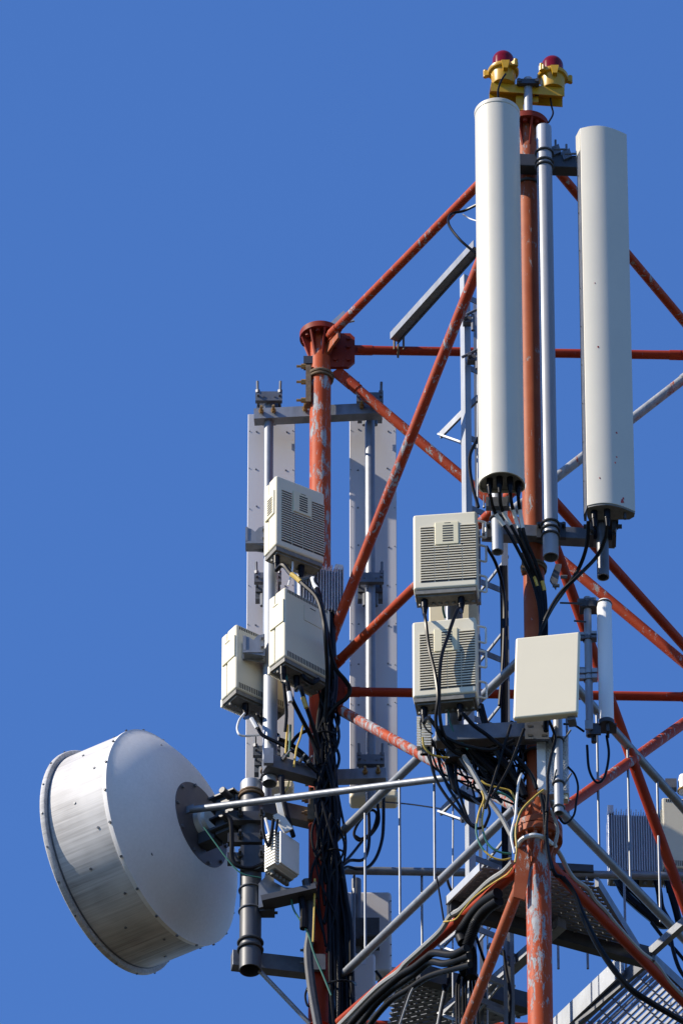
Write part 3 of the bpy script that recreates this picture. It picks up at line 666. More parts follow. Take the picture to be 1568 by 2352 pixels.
# ---------------------------------------------------------------- panels seen from behind, with poles and arms
def back_panel(label, plabel, px0, px1, y0, y1, d, pp, pr, py0, py1, shift=0):
    xc = W((px0+px1)/2, (y0+y1)/2, d).x; hw = (px1-px0)/2/438; z1, z0 = W(px0,y0,d).z, W(px0,y1,d).z
    t = thing('panel_antenna', label, 'antenna', (xc,Y0+d,z0), 0, 'panel antennas seen from behind')
    MB().box(xc-hw, xc+hw, Y0+d, Y0+d+0.012, z0+0.03, z1).build('back_sheet', M['alu'], t, 0.003)
    MB().prism([(-hw+0.004,0.0125),(hw-0.004,0.0125),(hw-0.006,0.06),(hw-0.05,0.10),(-hw+0.05,0.10),(-hw+0.006,0.06)], (xc,Y0+d,z0+0.03), X1, Y1, Zup*(z1-z0-0.035)).build('radome', M['white'], t)
    MB().box(xc-hw-0.002, xc+hw+0.002, Y0+d-0.002, Y0+d+0.105, z0-0.035, z0+0.028).build('end_cap', M['cream'], t, 0.02)
    mb = MB()
    zc = z1 - 0.12
    while zc > z0+0.1:
        for sx, k in ((-0.62,0.005),(0.64,0.005),(-0.93,0.0025),(0.93,0.0025)): mb.bolt((xc+sx*hw+random.uniform(-0.004,0.004), Y0+d, zc+random.uniform(-0.01,0.01)), -Y1, k, 0.004)
        zc -= 0.27
    mb.build('rivet_pattern', M['galv_dark'], t)
    tp, xp = vpole('mounting_pole', plabel, pp, py0, py1, d-0.138, pr, M['galv'], group=GP)
    for y in (py0+18, 1340+shift, y1-62):
        c = W(pp, y, d-0.138); c = Vector((xp, Y0+d-0.138, c.z)); mb = MB()
        for yy, wx in ((-0.040,0.072),(0.042,0.066)): mb.obox(c+Vector((0,yy,0)), X1*wx, Y1*0.013, Zup*0.032)
        mb.obox(c+Vector((0,0.062,-0.05)), X1*0.066, Y1*0.022, Zup*0.022)
        for s in (-1,1):
            mb.cyl(c+Vector((s*0.060,-0.045,0.01)), c+Vector((s*0.062,-0.05,0.105)), 0.0075, n=8); mb.bolt(c+Vector((s*0.060,-0.045,0.025)), Zup, 0.014, 0.02)
            mb.cyl(c+Vector((s*0.058,-0.07,0.0)), c+Vector((s*0.058,0.06,0.0)), 0.007, n=8); mb.bolt(c+Vector((s*0.03,-0.055,-0.005)), -Y1, 0.006, 0.003)
            mb.cyl(c+Vector((s*0.03,0.03,-0.05)), c+Vector((s*0.03,0.03,-0.13)), 0.012, n=8)
        mb.build('mounting_bracket', M['galv_dark'], t)
    return t
back_panel('grey metal back of the panel antenna behind the beige units', 'thin pole clamped to the panel behind the beige units', 566, 677, 951, 1800, 1.12, 615, 0.0255, 906, 1835)
back_panel('grey metal back of the shadow-striped panel beyond the orange leg', 'thin pole clamped to the shadow-striped panel beyond the leg', 802, 912, 951, 1820, 1.14, 850, 0.0265, 908, 1850, 0)
t = thing('cross_arm', 'flat grey cross arm with rusty bolts behind the orange leg', 'cross arm', W(585,950,0.95), 0, 'cross arms')
a, b = W(584,958,0.975), W(877,944,0.925); b.z = a.z
MB().sect([(-0.03,-0.036),(0.03,-0.036),(0.03,-0.030),(-0.024,-0.030),(-0.024,0.030),(0.03,0.030),(0.03,0.036),(-0.03,0.036)][::1], a, b).build('channel', M['galv'], t)
mb = MB()
for px in (600, 628, 700, 830, 857):
    c = a.lerp(b, (px-584)/293); mb.bolt(c+Vector((0,-0.035,0.005)), -Y1, 0.014, 0.018, 0.05)
mb.build('bolt_row', M['brass'], t)
c = leg('L', Zat(866,DL)); mb = MB().ring(c, Zup, 0.066, 0.010).ring(c-Zup*0.02, Zup, 0.064, 0.008)
mb.obox(c+Vector((-0.064,-0.02,-0.085)), X1*0.014, Y1*0.03, Zup*0.13); mb.build('leg_clamp', M['rust'], t)
MB().obox(c+Vector((-0.062,-0.01,0.09)), X1*0.028, Y1*0.03, Zup*0.026).build('clamp_jaw', M['dark'], t)
mb = MB()
for z in (0.05,-0.06,-0.19): mb.bolt(c+Vector((-0.078,-0.03,z)), -X1, 0.015, 0.025, 0.05)
mb.build('clamp_bolt', M['brass'], t)
t = thing('cross_arm', 'flat grey cross arm at the foot of the shadow-striped panel', 'cross arm', W(768,1784,0.95), 0, 'cross arms')
a, b = W(700,1788,0.975), W(887,1780,0.95); b.z = a.z
MB().bar(a, b, 0.05, 0.072).build('beam', M['galv'], t, 0.004)
mb = MB()
for px in (838, 868): mb.bolt(a.lerp(b,(px-700)/187)+Vector((0,-0.025,0.005)), -Y1, 0.014, 0.018, 0.05)
mb.build('bolt_row', M['brass'], t)

# ---------------------------------------------------------------- flat square panel and its pole, diamond-plate unit
dF = -1.16; o = W(1177,1650,dF); t = thing('flat_panel_antenna', 'flat cream square panel antenna on the front leg', 'antenna', o, radians(-9), None)
w_, h = 0.327, 0.520; k = 0.047
MB().prism([(0,0),(w_,0.0),(w_+k*h/0.54*0.4,h),(k*0.4,h)], Vector((0,0,0)), X1, Zup, Y1*0.034).build('radome', M['cream'], t, 0.012, local=True)
MB().prism([(0.012,0.01),(w_-0.01,0.01),(w_+0.008,h-0.01),(0.028,h-0.01)], Vector((0.002,0.035,0)), X1, Zup, Y1*0.02).build('back_plate', M['cream'], t, local=True)
MB().box(0.27,0.31,0.03,0.09,-0.02,0.0).build('mounting_bracket', M['galv_dark'], t, local=True)
tF, xF = vpole('mounting_pole', 'slim grey pole hanging below the cream square panel', 1281, 1560, 1868, -1.0, 0.0235, M['galv_pole'], group=GP, pyref=1750)
for y in (1700, 1800): pring(tF, xF, -1.0, y, 0.0235, M['dark'], 0.006)
pring(tF, xF, -1.0, 1855, 0.0235, M['galv_dark'], 0.005)
mb = MB()
for y in (1700, 1800):
    z = W(1281,y,-1.0).z; mb.cyl((xF+0.03,Y0-1.0,z), (xF+0.065,Y0-1.02,z+0.05), 0.005, n=8); mb.cyl((xF-0.03,Y0-1.0,z), (xF-0.01,Y0-1.04,z+0.06), 0.005, n=8)
mb.build('clamp_bolt', M['galv_dark'], tF)
t = thing('junction_unit', 'slim white unit with diamond-patterned plate behind the slim pole', 'radio unit', W(1233,1815,-0.96), radians(-6), None)
MB().box(0,0.045,0,0.06,0,0.33).build('cover', M['white_bright'], t, 0.004, local=True)
mb = MB().box(0.046,0.155,0.012,0.06,-0.02,0.345); mb.build('plate', M['fin'], t, local=True)
mb = MB()
for i in range(30):
    for j in range(10):
        u = 0.050+j*0.0105; z = i*0.0115; q = 1 if (i+j)%2 else -1
        mb.obox((u,0.0118,z), Vector((0.0042,0,0.0032*q)), Y1*0.0022, Vector((-0.0009*q,0,0.0012)))
mb.build('tread_pattern', M['fin_white'], t, local=True)
MB().box(0.09,0.15,0.02,0.06,-0.05,-0.02).build('connector', M['cream'], t, local=True)

# ---------------------------------------------------------------- whip antenna and mast
dO = -0.80
tM, xM = vpole('mounting_pole', 'short galvanised mast with shiny clamps beside the white whip antenna', 1350, 1374, 1690, dO, 0.0195, M['galv_pole'], group=GP, pyref=1500)
for y, m2 in ((1462,'galv_light'),(1547,'galv_light'),(1560,'galv_light'),(1385,'galv_dark'),(1468,'galv_dark')):
    z = W(1350,y,dO).z; MB().cyl((xM,Y0+dO,z-0.012),(xM,Y0+dO,z+0.012),0.027,n=20).obox((xM+0.03,Y0+dO-0.01,z),X1*0.014,Y1*0.02,Zup*0.013).obox((xM-0.035,Y0+dO-0.01,z),X1*0.016,Y1*0.012,Zup*0.012).build('pipe_clamp', M[m2], tM)
z = W(1350,1395,dO).z; MB().obox((xM+0.035,Y0+dO,z), X1*0.075, Y1*0.035, Zup*0.018).cyl((xM-0.02,Y0+dO-0.03,z),(xM-0.14,Y0+dO-0.06,z-0.02),0.005,n=8).build('top_bracket', M['dark'], tM)
MB().cyl((xM-0.01,Y0+dO-0.03,z-0.12),(xM-0.07,Y0+dO-0.05,z-0.13),0.005,n=8).build('bracket_rod', M['dark'], tM)
z = W(1350,1680,dO).z; MB().obox((xM+0.06,Y0+dO,z+0.02), X1*0.075, Y1*0.035, Zup*0.006).obox((xM+0.03,Y0+dO-0.03,z-0.01), X1*0.025, Y1*0.006, Zup*0.035).obox((xM+0.09,Y0+dO-0.02,z-0.005), X1*0.008, Y1*0.03, Zup*0.03).cyl((xM+0.02,Y0+dO,z-0.07),(xM+0.02,Y0+dO,z+0.02),0.014,n=12).build('foot_bracket', M['dark'], tM)
MB().obox((xM-0.005,Y0+dO-0.045,z+0.005), X1*0.02, Y1*0.006, Zup*0.028).build('foot_plate', M['galv_light'], tM)
z = W(1350,1540,dO).z; MB().cyl((xM-0.02,Y0+dO,z),(leg('F',z).x+0.03,Y0+DF,z+0.0),0.017).build('stay', M['galv'], tM)
xo = W(1389,1520,dO-0.03).x; zt_, zb_ = W(1387,1390,dO).z, W(1393,1668,dO).z
t = thing('whip_antenna', 'short white cylindrical whip antenna beside the galvanised mast', 'antenna', (xo,Y0+dO-0.03,zb_))
MB().lathe([(0.0375,0.0),(0.0375,zt_-zb_-0.012),(0.033,zt_-zb_-0.004),(0.0,zt_-zb_)], (xo,Y0+dO-0.03,zb_), Zup, 32).build('radome', M['white_bright'], t)
MB().ring((xo,Y0+dO-0.03,zt_-0.02), Zup, 0.036, 0.006).cyl((xo,Y0+dO-0.03,zb_-0.02),(xo,Y0+dO-0.03,zb_+0.004),0.041,n=28).build('collar', M['dark'], t)

# ---------------------------------------------------------------- pole and arm behind the louvred units
tQ, xQ = vpole('mounting_pole', 'stout pole behind the louvred units by the front leg', 1043, 1340, 1742, -0.86, 0.046, M['galv'], group=GP, pyref=1650)
MB().cyl((xQ,Y0-0.86,W(1043,1741,-0.86).z-0.03),(xQ,Y0-0.86,W(1043,1741,-0.86).z+0.01),0.052,n=24).build('end_cap', M['dark'], tQ)
t = thing('cross_arm', 'grey cross arm with slotted plate below the cream square panel', 'cross arm', W(1000,1690,-0.93), 0, 'cross arms')
a, b = W(1000,1694,-0.935), W(1258,1676,-0.98); b.z = a.z
MB().bar(a, b, 0.07, 0.10).build('beam', M['galv_dark'], t, 0.005)
MB().obox(W(1232,1678,-1.03), X1*0.06, Y1*0.008, Zup*0.06).build('clamp_plate', M['galv_dark'], t)
for u in (-0.035, 0.035):
    for z in (-0.03, 0.03): MB().obox(W(1232,1678,-1.039)+Vector((u,0,z)), X1*0.012, Y1*0.001, Zup*0.006).build('bolt_slot', M['slot'], t)
MB().ring(leg('F',Zat(1735,DF)), Zup, 0.062, 0.008).ring(leg('F',Zat(1660,DF)), Zup, 0.062, 0.008).build('leg_clamp', M['dark'], t)
MB().box(W(985,1400,-0.8).x, W(1098,1400,-0.8).x, Y0-0.79, Y0-0.70, W(1000,1440,-0.8).z, W(1000,1372,-0.8).z).build('rear_shield', M['cream'], R4, 0.006)
t = fin_unit('tiny white finned box hanging under the cable-crossed beige unit', 966, 1712, -0.92, 0, 0.055, 0.06, 0.20, M['fin_white'], True, 12)

# ---------------------------------------------------------------- dish
yaw = atan2(-0.553, 0.833); d0 = W(392.7, 1922.8, 0.985)
dish = thing('dish_antenna', 'large white drum-shaped microwave dish with dark hub', 'dish antenna', d0, yaw)
R = 0.592
MB().lathe([(R-0.004,-0.385),(R,-0.385),(R,0.0),(R-0.004,0.0)], (0,0,0), X1, 96).build('shroud', M['drum'], dish, local=True)
MB().lathe([(R+0.001,-0.055),(R+0.018,-0.058),(R+0.034,-0.07),(R+0.036,-0.40),(R+0.030,-0.41),(0.56,-0.415),(0.3,-0.43),(0,-0.435)][0:0] + [(R+0.0015,-0.370),(R+0.026,-0.372),(R+0.029,-0.376),(R+0.029,-0.396),(R+0.024,-0.402),(R-0.02,-0.404),(0.4,-0.412),(0,-0.416)], (0,0,0), X1, 96).build('front_rim', M['drum'], dish, local=True)
cone = [(R+0.004,-0.022),(R+0.006,-0.012),(R+0.006,0.002),(R-0.002,0.006)]
for i in range(1, 15):
    q = i/14; r = (R-0.004)*(1-q) + 0.20*q
    cone.append((r, 0.006 + 0.185*(1-((r-0.20)/(R-0.204))**2.0*1.0)))
MB().lathe(cone, (0,0,0), X1, 96).build('reflector_back', M['dish_back'], dish, ang=25, local=True)
MB().lathe([(0.240,0.160),(0.240,0.186),(0.236,0.192),(0.10,0.196),(0.0,0.196)], (0,0,0), X1, 64).build('hub_plate', simple('dark_grey_hub', (0.11,0.10,0.105), 0.5, 0.3, 0.12, 9), dish, local=True)
mb = MB()
for i in range(20):
    a = 2*pi*(i+0.4)/20; e = Vector((0,cos(a),sin(a)))
    mb.bolt(e*(R+0.006)-X1*0.006, e, 0.0075, 0.008); mb.bolt(e*R-X1*(0.085 if i%2 else 0.20), e, 0.0075, 0.004)
    mb.bolt(e*(R+0.0285)-X1*0.386, e, 0.006, 0.006)
for i in range(10):
    a = 2*pi*i/10; e = Vector((0,cos(a),sin(a))); mb.bolt(e*0.222+X1*0.192, X1, 0.010, 0.012)
for a in (2.1, 4.0): e = Vector((0,cos(a),sin(a))); mb.bolt(e*0.47+X1*0.08, X1, 0.010, 0.02)
mb.build('rivet_pattern', M['galv_dark'], dish, local=True)
MB().cyl((0.196,0,0),(0.225,0,0),0.085,n=40).cyl((0.225,0,0),(0.25,0,0),0.060,n=32).build('feed_ring', M['fin_white'], dish, local=True)
MB().lathe([(R+0.0008,-0.369),(R+0.002,-0.367),(R+0.002,-0.361),(R+0.0008,-0.359)], (0,0,0), X1, 96).build('rim_gasket', M['galv_dark'], dish, local=True)
hub = MB().box(0.20,0.30,-0.04,0.04,-0.16,-0.085)
for z in (-0.13,-0.06,0.01,0.08): hub.box(0.285,0.44,-0.07,0.07,z,z+0.014)
hub.box(0.31,0.42,-0.045,0.045,-0.15,0.10); hub.cyl((0.40,-0.12,-0.10),(0.40,0.12,-0.10),0.02,n=12); hub.cyl((0.40,-0.12,0.06),(0.40,0.12,0.06),0.02,n=12)
hub.build('mount', M['dark'], dish, 0.003, local=True)
pz = WM(dish).inverted() @ W(383,1842,0.95)
e = Vector((0.14,-0.305,0.205)); e = Vector((0.121, -0.29, 0.165))
MB().obox(e, Vector((0.002,0.0005,0)), Vector((0.007,0.016,0)), Vector((-0.006,0,0.022))).build('sticker', M['fin'], dish, local=True)

tD, xD = vpole('mounting_pole', 'thick shadow-coloured pole behind the dish with clamp rings', 576, 1806, 2229, 0.72, 0.056, M['pole_shaded'], group=GP)
for y, m2 in ((1826,'rust'),(1832,'rust'),(2166,'dark'),(2182,'dark'),(2046,'galv_dark'),(2094,'galv_dark')): pring(tD, xD, 0.72, y, 0.056, M[m2], 0.008 if m2 != 'galv_dark' else 0.005)
MB().lathe([(0.058,-0.05),(0.058,0.03),(0.05,0.036),(0.0,0.036)], (xD,Y0+0.72,W(576,1812,0.72).z), Zup, 32).build('end_cap', M['galv_light'], tD)
for y in (1895, 1945, 1990):
    mb = MB(); z = W(576,y,0.72).z; mb.obox((xD-0.03,Y0+0.66,z), X1*0.09, Y1*0.02, Zup*0.03)
    for s in (-1,1): mb.bolt((xD+s*0.055,Y0+0.64,z), -Y1, 0.016, 0.025, 0.06)
    if y == 1990: mb.obox((xD+0.02,Y0+0.655,z), X1*0.07, Y1*0.025, Zup*0.07)
    mb.build('clamp_plate', M['dark'], tD)
for y in (2050, 2095):
    z = W(600,y,0.72).z; MB().obox((xD+0.085,Y0+0.70,z), X1*0.04, Y1*0.03, Zup*0.03).bolt((xD+0.12,Y0+0.70,z-0.02), X1, 0.008, 0.02).build('clamp_plate', M['dark'], tD)
for (pa, pb, da, db_, lab) in (((536,1826),(728,1884),0.70,0.86,'dark arm from the head of the dish pole to the leg'), ((532,2192),(725,2215),0.76,0.84,'dark arm from the foot of the dish pole to the leg')):
    t = thing('support_arm', lab, 'support arm', W(pa[0],pa[1],da), 0, 'support arms of the poles by the dish')
    a, b = W(pa[0],pa[1],da), W(pb[0],pb[1],db_); b.z = a.z
    a2, b2 = a+Y1*0.05, b+Y1*0.05
    MB().bar(a2, b2, 0.06, 0.10).build('beam', M['galv_dark'], t, 0.004)
    mb = MB().obox(b+Vector((-0.03,-0.05,0.0)), X1*0.014, Y1*0.05, Zup*0.10).obox(b+Vector((0.0,-0.10,-0.07)), X1*0.05, Y1*0.01, Zup*0.05)
    for z in (0.05,-0.03): mb.bolt(b+Vector((-0.045,-0.05,z)), -X1, 0.014, 0.02, 0.035)
    mb.build('clamp_plate', M['rust'] if pa[1] < 2000 else M['galv_dark'], t)
tag(MB().cyl(W(440,1860,0.74), W(1062,1782,-0.18), 0.019).obox(W(432,1860,0.76), Vector((0.03,-0.02,-0.003)), Y1*0.006, Zup*0.022).ring(W(1062,1782,-0.18), X1, 0.03, 0.008).build('dish_strut', M['galv']), 'long thin pale strut running from dish hub across to the tower', 'strut')
tag(MB().cyl(W(596,2230,0.74), W(712,2352,0.80), 0.012).build('stay_rod', M['galv']), 'thin grey stay rod sloping down from the dish pole foot', 'rod')
t = thing('shelf_bracket', 'curved grey bracket under the pale finned unit', 'bracket', W(600,2040,0.66))
a, b = W(594,2050,0.66), W(722,2010,0.50)
MB().prism([(0,-0.10),(0.0,0.06),(0.03,0.10),(0.045,0.20),(0.07,0.20),(0.08,0.07),(0.13,0.035),(0.30,0.02),(0.30,-0.03),(0.12,-0.05),(0.05,-0.085)], a, X1, Vector((0,0.02,1)).normalized(), Vector((0,0.02,0))).build('web', M['galv'], t)
MB().bar(a+Vector((0.02,-0.02,-0.085)), a+Vector((0.30,-0.06,-0.035)), 0.09, 0.035).build('flange', M['dark'], t)
MB().bolt(a+Vector((0.29,-0.06,0.0)), -Y1, 0.012, 0.02).build('bolt', M['rust'], t)
t = tag(MB().obox(W(650,1890,0.55), Vector((0.03,0,-0.055)), Y1*0.01, Vector((0.022,0,0.012))).obox(W(643,1850,0.58), Vector((0.012,0,-0.07)), Y1*0.01, Vector((0.018,0,0.004))).bolt(W(640,1888,0.54), -Y1, 0.008, 0.01).build('strap_plate', M['fin_white']), 'pale bent strap above the pale finned unit', 'strap')

# ---------------------------------------------------------------- panels below, behind the tower
t = thing('back_plate', 'plain pale metal panel back with shadow across it, below back railing', 'panel', W(840,2195,1.35))
MB().box(W(792,2100,1.35).x, W(899,2100,1.35).x, Y0+1.35, Y0+1.45, W(840,2230,1.35).z, W(840,2046,1.35).z).build('sheet', M['alu'], t, 0.02)
mb = MB(); xr = W(897,2100,1.35).x
for i in range(6): mb.bolt((xr, Y0+1.35, W(897,2070+i*25,1.35).z), -Y1, 0.004, 0.004)
mb.build('rivet_pattern', M['dark'], t)
tt, xx = vpole('mounting_pole', 'dark pole against the plain metal panel below', 818, 2022, 2360, 1.27, 0.026, M['galv_dark'], group=GP)
z = W(820,2140,1.22).z; MB().obox((xx+0.05,Y0+1.24,z), X1*0.07, Y1*0.05, Zup*0.07).cyl((xx+0.02,Y0+1.18,z-0.06),(xx+0.12,Y0+1.18,z-0.06),0.015,n=10).build('pipe_clamp', M['dark'], tt)
t = thing('radio_unit', 'faded grey box at the bottom edge before the plain metal panel', 'radio unit', W(830,2360,1.15))
MB().box(W(805,2250,1.15).x, W(862,2250,1.15).x, Y0+1.15, Y0+1.25, W(830,2400,1.15).z, W(830,2187,1.15).z).build('case', M['alu'], t, 0.02)
MB().box(W(815,2250,1.15).x, W(840,2250,1.15).x, Y0+1.148, Y0+1.16, W(830,2215,1.15).z, W(830,2205,1.15).z).build('badge_plate', M['fin'], t)
t = thing('panel_antenna', 'shaded slanting panel edge above the corrugated hoses', 'antenna', W(900,2290,1.3))
MB().prism([(0,0),(0.36,-0.06),(0.36,0.10),(0.06,0.20),(0,0.20)], W(880,2290,1.4), X1, Zup, Y1*0.08).build('case', M['alu'], t, 0.006)
t = thing('lamp_can', 'small white can above the cut-off pale radio unit', 'fitting', W(1568,1830,1.3))
x = W(1570,1800,1.3); MB().lathe([(0.03,-0.06),(0.032,0.02),(0.026,0.05),(0,0.055)], x, Zup, 24).build('can', M['white_bright'], t)
MB().ring(x-Zup*0.05, Zup, 0.032, 0.007).build('collar', M['brass'], t); MB().obox(x+Vector((-0.07,0,-0.01)), X1*0.03, Y1*0.02, Zup*0.03).build('tab', M['galv_dark'], t)
# ---------------------------------------------------------------- cables
def zA(x, y): return (545.4 + x/5.462, 1665.0 + y/5.462)
def zB(x, y): return (947.3 + x/4.2015, 1578.9 + y/4.2015)
def zC(x, y): return (775.1 + x/3.4137, 1952.1 + y/3.4137)
def zD(x, y): return (1234.4 + x/3.915, 1751.2 + y/3.915)
def z6(x, y): return (57.4 + x/2.2758, 1636.3 + y/2.2758)
def z7(x, y): return (689.0 + x/3.0343, 1636.3 + y/3.0343)
def path(pts, f=None, d0=0.0, d1=None):
    out = []; n = len(pts) - 1
    for i, p in enumerate(pts):
        if isinstance(p, Vector): out.append(p); continue
        px, py = f(p[0], p[1]) if f else (p[0], p[1])
        d = p[2] if len(p) > 2 else (d0(px, py) if callable(d0) else d0 + ((d1 if d1 is not None else d0) - d0)*i/n)
        out.append(W(px, py, d))
    return spline(out)
CG = 'cables and wires on the tower'
def bundle(name, label, lines, cat='cables', extra=None):
    p0 = lines[0][0][0]; t = thing(name, label, cat, p0, 0, CG)
    for pts, r, m in lines: MB().tube(pts, r).build('cable' if r < 0.02 else 'hose', M[m], t)
    return t
def zl_d(px, py=0): return -0.82 + 1.65*(1236-px)/503 - 0.08
# feeders of the round antenna, running down the front leg
ends = [[(1135,1175),(1165,1220),(1200,1285),(1222,1335),(1238,1400),(1240,1475),(1236,1560)],
        [(1152,1170),(1180,1220),(1208,1280),(1232,1340),(1243,1400),(1246,1475),(1240,1560)],
        [(1176,1165),(1196,1230),(1218,1290),(1240,1345),(1248,1405),(1249,1475),(1243,1560)],
        [(1192,1165),(1204,1230),(1228,1290),(1248,1350),(1253,1410),(1253,1475),(1246,1560)]]
L = []; sl_ = []
for k, c in enumerate(A1con):
    pp = [c] + [(x, y, -1.13 + 0.17*min(1, i/3.0)) for i, (x, y) in enumerate(ends[k])]
    P_ = path(pp); L.append((P_, 0.0095, 'black')); sl_.append(P_)
t = bundle('feeder_cables', 'four black feeder cables dropping from the round antenna to the leg', L)
for P_ in sl_: MB().tube(P_[9:15], 0.0108).build('white_sleeve', M['white_cable'], t)
for k in (1, 3): MB().tube(sl_[k][30:34], 0.011).build('yellow_tape', M['yellow_wire'], t)
bundle('feeder_cables', 'two black cables swinging from the curved antenna to the leg', [
    (path([(1350,1197,-1.21),(1347,1250,-1.12),(1330,1302,-1.02),(1300,1350,-1.0),(1268,1395,-0.99),(1246,1440,-0.97),(1232,1500,-0.96),(1226,1570,-0.95)]), 0.010, 'black'),
    (path([(1393,1202,-1.21),(1388,1238,-1.13),(1368,1280,-1.05),(1322,1327,-1.04),(1288,1360,-1.01),(1258,1408,-1.0),(1238,1462,-0.98),(1230,1560,-0.96)]), 0.010, 'black')])
# cables of the louvred pair
bundle('jumper_cables', 'black jumper cables hanging from the upper louvred unit over the lower one', [
    (path([c4[0],(976,1420,-1.13),(985,1490,-1.13),(998,1545,-1.13),(1005,1600,-1.13),(1000,1650,-1.09),(1008,1690,-1.05),(1040,1725,-1.0),(1062,1736,-0.95)]), 0.0095, 'black'),
    (path([c4[1],(1050,1400,-1.13),(1030,1455,-1.13),(1012,1515,-1.13),(1008,1590,-1.13),(1010,1650,-1.10),(1020,1690,-1.05),(1045,1720,-1.0)]), 0.0095, 'black'),
    (path([(1018,1380,-0.98),(1017,1400,-0.93),(1022,1420,-0.90)]), 0.006, 'green_wire')])
bundle('jumper_cables', 'black jumper cables below the cable-crossed louvred unit', [
    (path([c5[0],(985,1650,-1.08),(1012,1685,-1.05),(1045,1705,-1.03),(1082,1716,-1.02),(1130,1722,-1.01),(1180,1700,-1.0)]), 0.010, 'black'),
    (path([c5[1],(1062,1640,-1.08),(1086,1665,-1.06),(1115,1686,-1.04),(1140,1706,-1.03),(1175,1732,-1.02),(1206,1762,-1.0),(1224,1790,-0.99),(1231,1812,-0.98)]), 0.011, 'black'),
    (path([(650,170),(690,320),(740,480),(790,580),(860,700),(960,820),(1040,950),(1080,1050)], zB, -0.95, -0.88), 0.018, 'black'),
    (path([(340,190),(350,300),(390,420),(440,490),(530,600)], zB, -1.0, -0.95), 0.005, 'green_wire'),
    (path([(95,480),(110,570),(170,640),(260,670),(340,680)], zB, -0.98, -0.92), 0.0055, 'yellow_wire'),
    (path([(80,400),(75,330),(110,260),(100,330),(130,400),(190,450)], zB, -1.0), 0.005, 'black')])
rnd = random.Random(11); L = []
base = [([(150,560),(170,700),(220,880),(330,1060),(450,1200),(540,1310),(620,1360),(700,1340)],0.008,'black'),
 ([(230,600),(270,780),(340,960),(440,1120),(500,1250),(560,1330),(620,1350)],0.008,'black'),
 ([(415,700),(420,900),(470,1090),(540,1290),(600,1340)],0.008,'black'),
 ([(350,720),(370,850),(410,980),(480,1030),(600,1090),(690,1080)],0.018,'black'),
 ([(480,470),(620,600),(760,650),(900,600),(1000,560)],0.009,'black'),
 ([(470,640),(600,640),(740,580),(860,480),(960,330)],0.010,'black'),
 ([(520,560),(640,680),(780,820),(900,940),(1010,1030),(1060,1080)],0.016,'black'),
 ([(560,540),(700,690),(830,820),(950,930),(1070,1040)],0.016,'black'),
 ([(600,600),(720,760),(840,880),(940,980),(1040,1090)],0.014,'black'),
 ([(640,560),(760,700),(880,800),(990,900),(1080,1010)],0.013,'black'),
 ([(540,600),(640,740),(760,880),(880,990),(980,1080)],0.013,'black'),
 ([(500,700),(640,750),(760,730),(880,640),(940,560)],0.007,'black'),
 ([(700,450),(780,560),(900,650),(1000,690),(1080,760)],0.008,'black'),
 ([(960,330),(900,460),(820,520),(700,560),(560,600)],0.012,'black'),
 ([(1000,340),(940,480),(880,560),(840,640),(800,760)],0.012,'black'),
 ([(420,620),(520,680),(640,660),(760,620),(870,560)],0.010,'black'),
 ([(700,1080),(740,1200),(720,1280),(690,1350)],0.008,'black'),
 ([(600,900),(700,830),(800,740),(900,640)],0.006,'galv_dark'),
 ([(1160,330),(1120,420),(1095,480),(1090,650)],0.010,'black')]
for k, (pts, r, m2) in enumerate(base): L.append((path(pts, zB, -0.90 + 0.02*(k % 6), -0.86 + 0.02*(k % 5)), r, m2))
for k in range(56):                                     # slack strands between the unit bottoms, the arm and the flange
    x0 = rnd.choice([120,240,300,360,480,620,700,960,1060,1120]) + rnd.uniform(-30,30); y0 = rnd.uniform(380,620) if x0 < 800 else rnd.uniform(340,520)
    x1 = rnd.choice([560,700,820,960,1010,1060,1090]) + rnd.uniform(-40,40); y1 = rnd.uniform(760,1150)
    sag = rnd.uniform(20,190); xm, ym = (x0+x1)/2 + rnd.uniform(-140,120), max(y0,y1)*0.55 + min(y0,y1)*0.45 + sag*0.5
    L.append((path([(x0,y0),((x0+xm)/2+rnd.uniform(-40,40),(y0+ym)/2+rnd.uniform(0,50)),(xm,ym),((x1+xm)/2+rnd.uniform(-40,40),(y1+ym)/2+rnd.uniform(-20,60)),(x1,y1)], zB, -0.92+rnd.uniform(0,0.14), -0.86+rnd.uniform(0,0.08)), rnd.choice([0.0045,0.0055,0.006,0.0075]), 'black' if k % 7 else 'galv_dark'))
bundle('cable_tangle', 'tangle of black cables between the louvred units and front flange', L)
bundle('strap_cables', 'flat grey conduit sagging across the black cable tangle', [(path([(490,660),(570,800),(660,960),(700,1030),(760,1120),(860,1260),(950,1430)], zB, -0.96, -0.9), 0.0125, 'grey_cable')], 'conduit')
bundle('panel_cables', 'two straight shiny black cables slanting down from the square panel', [
    (path([(945,360),(860,640),(780,900),(700,1170)], zB, -1.05, -0.98), 0.0075, 'black'), (path([(1075,400),(960,700),(860,900),(760,1060)], zB, -1.06, -1.0), 0.0075, 'black')])
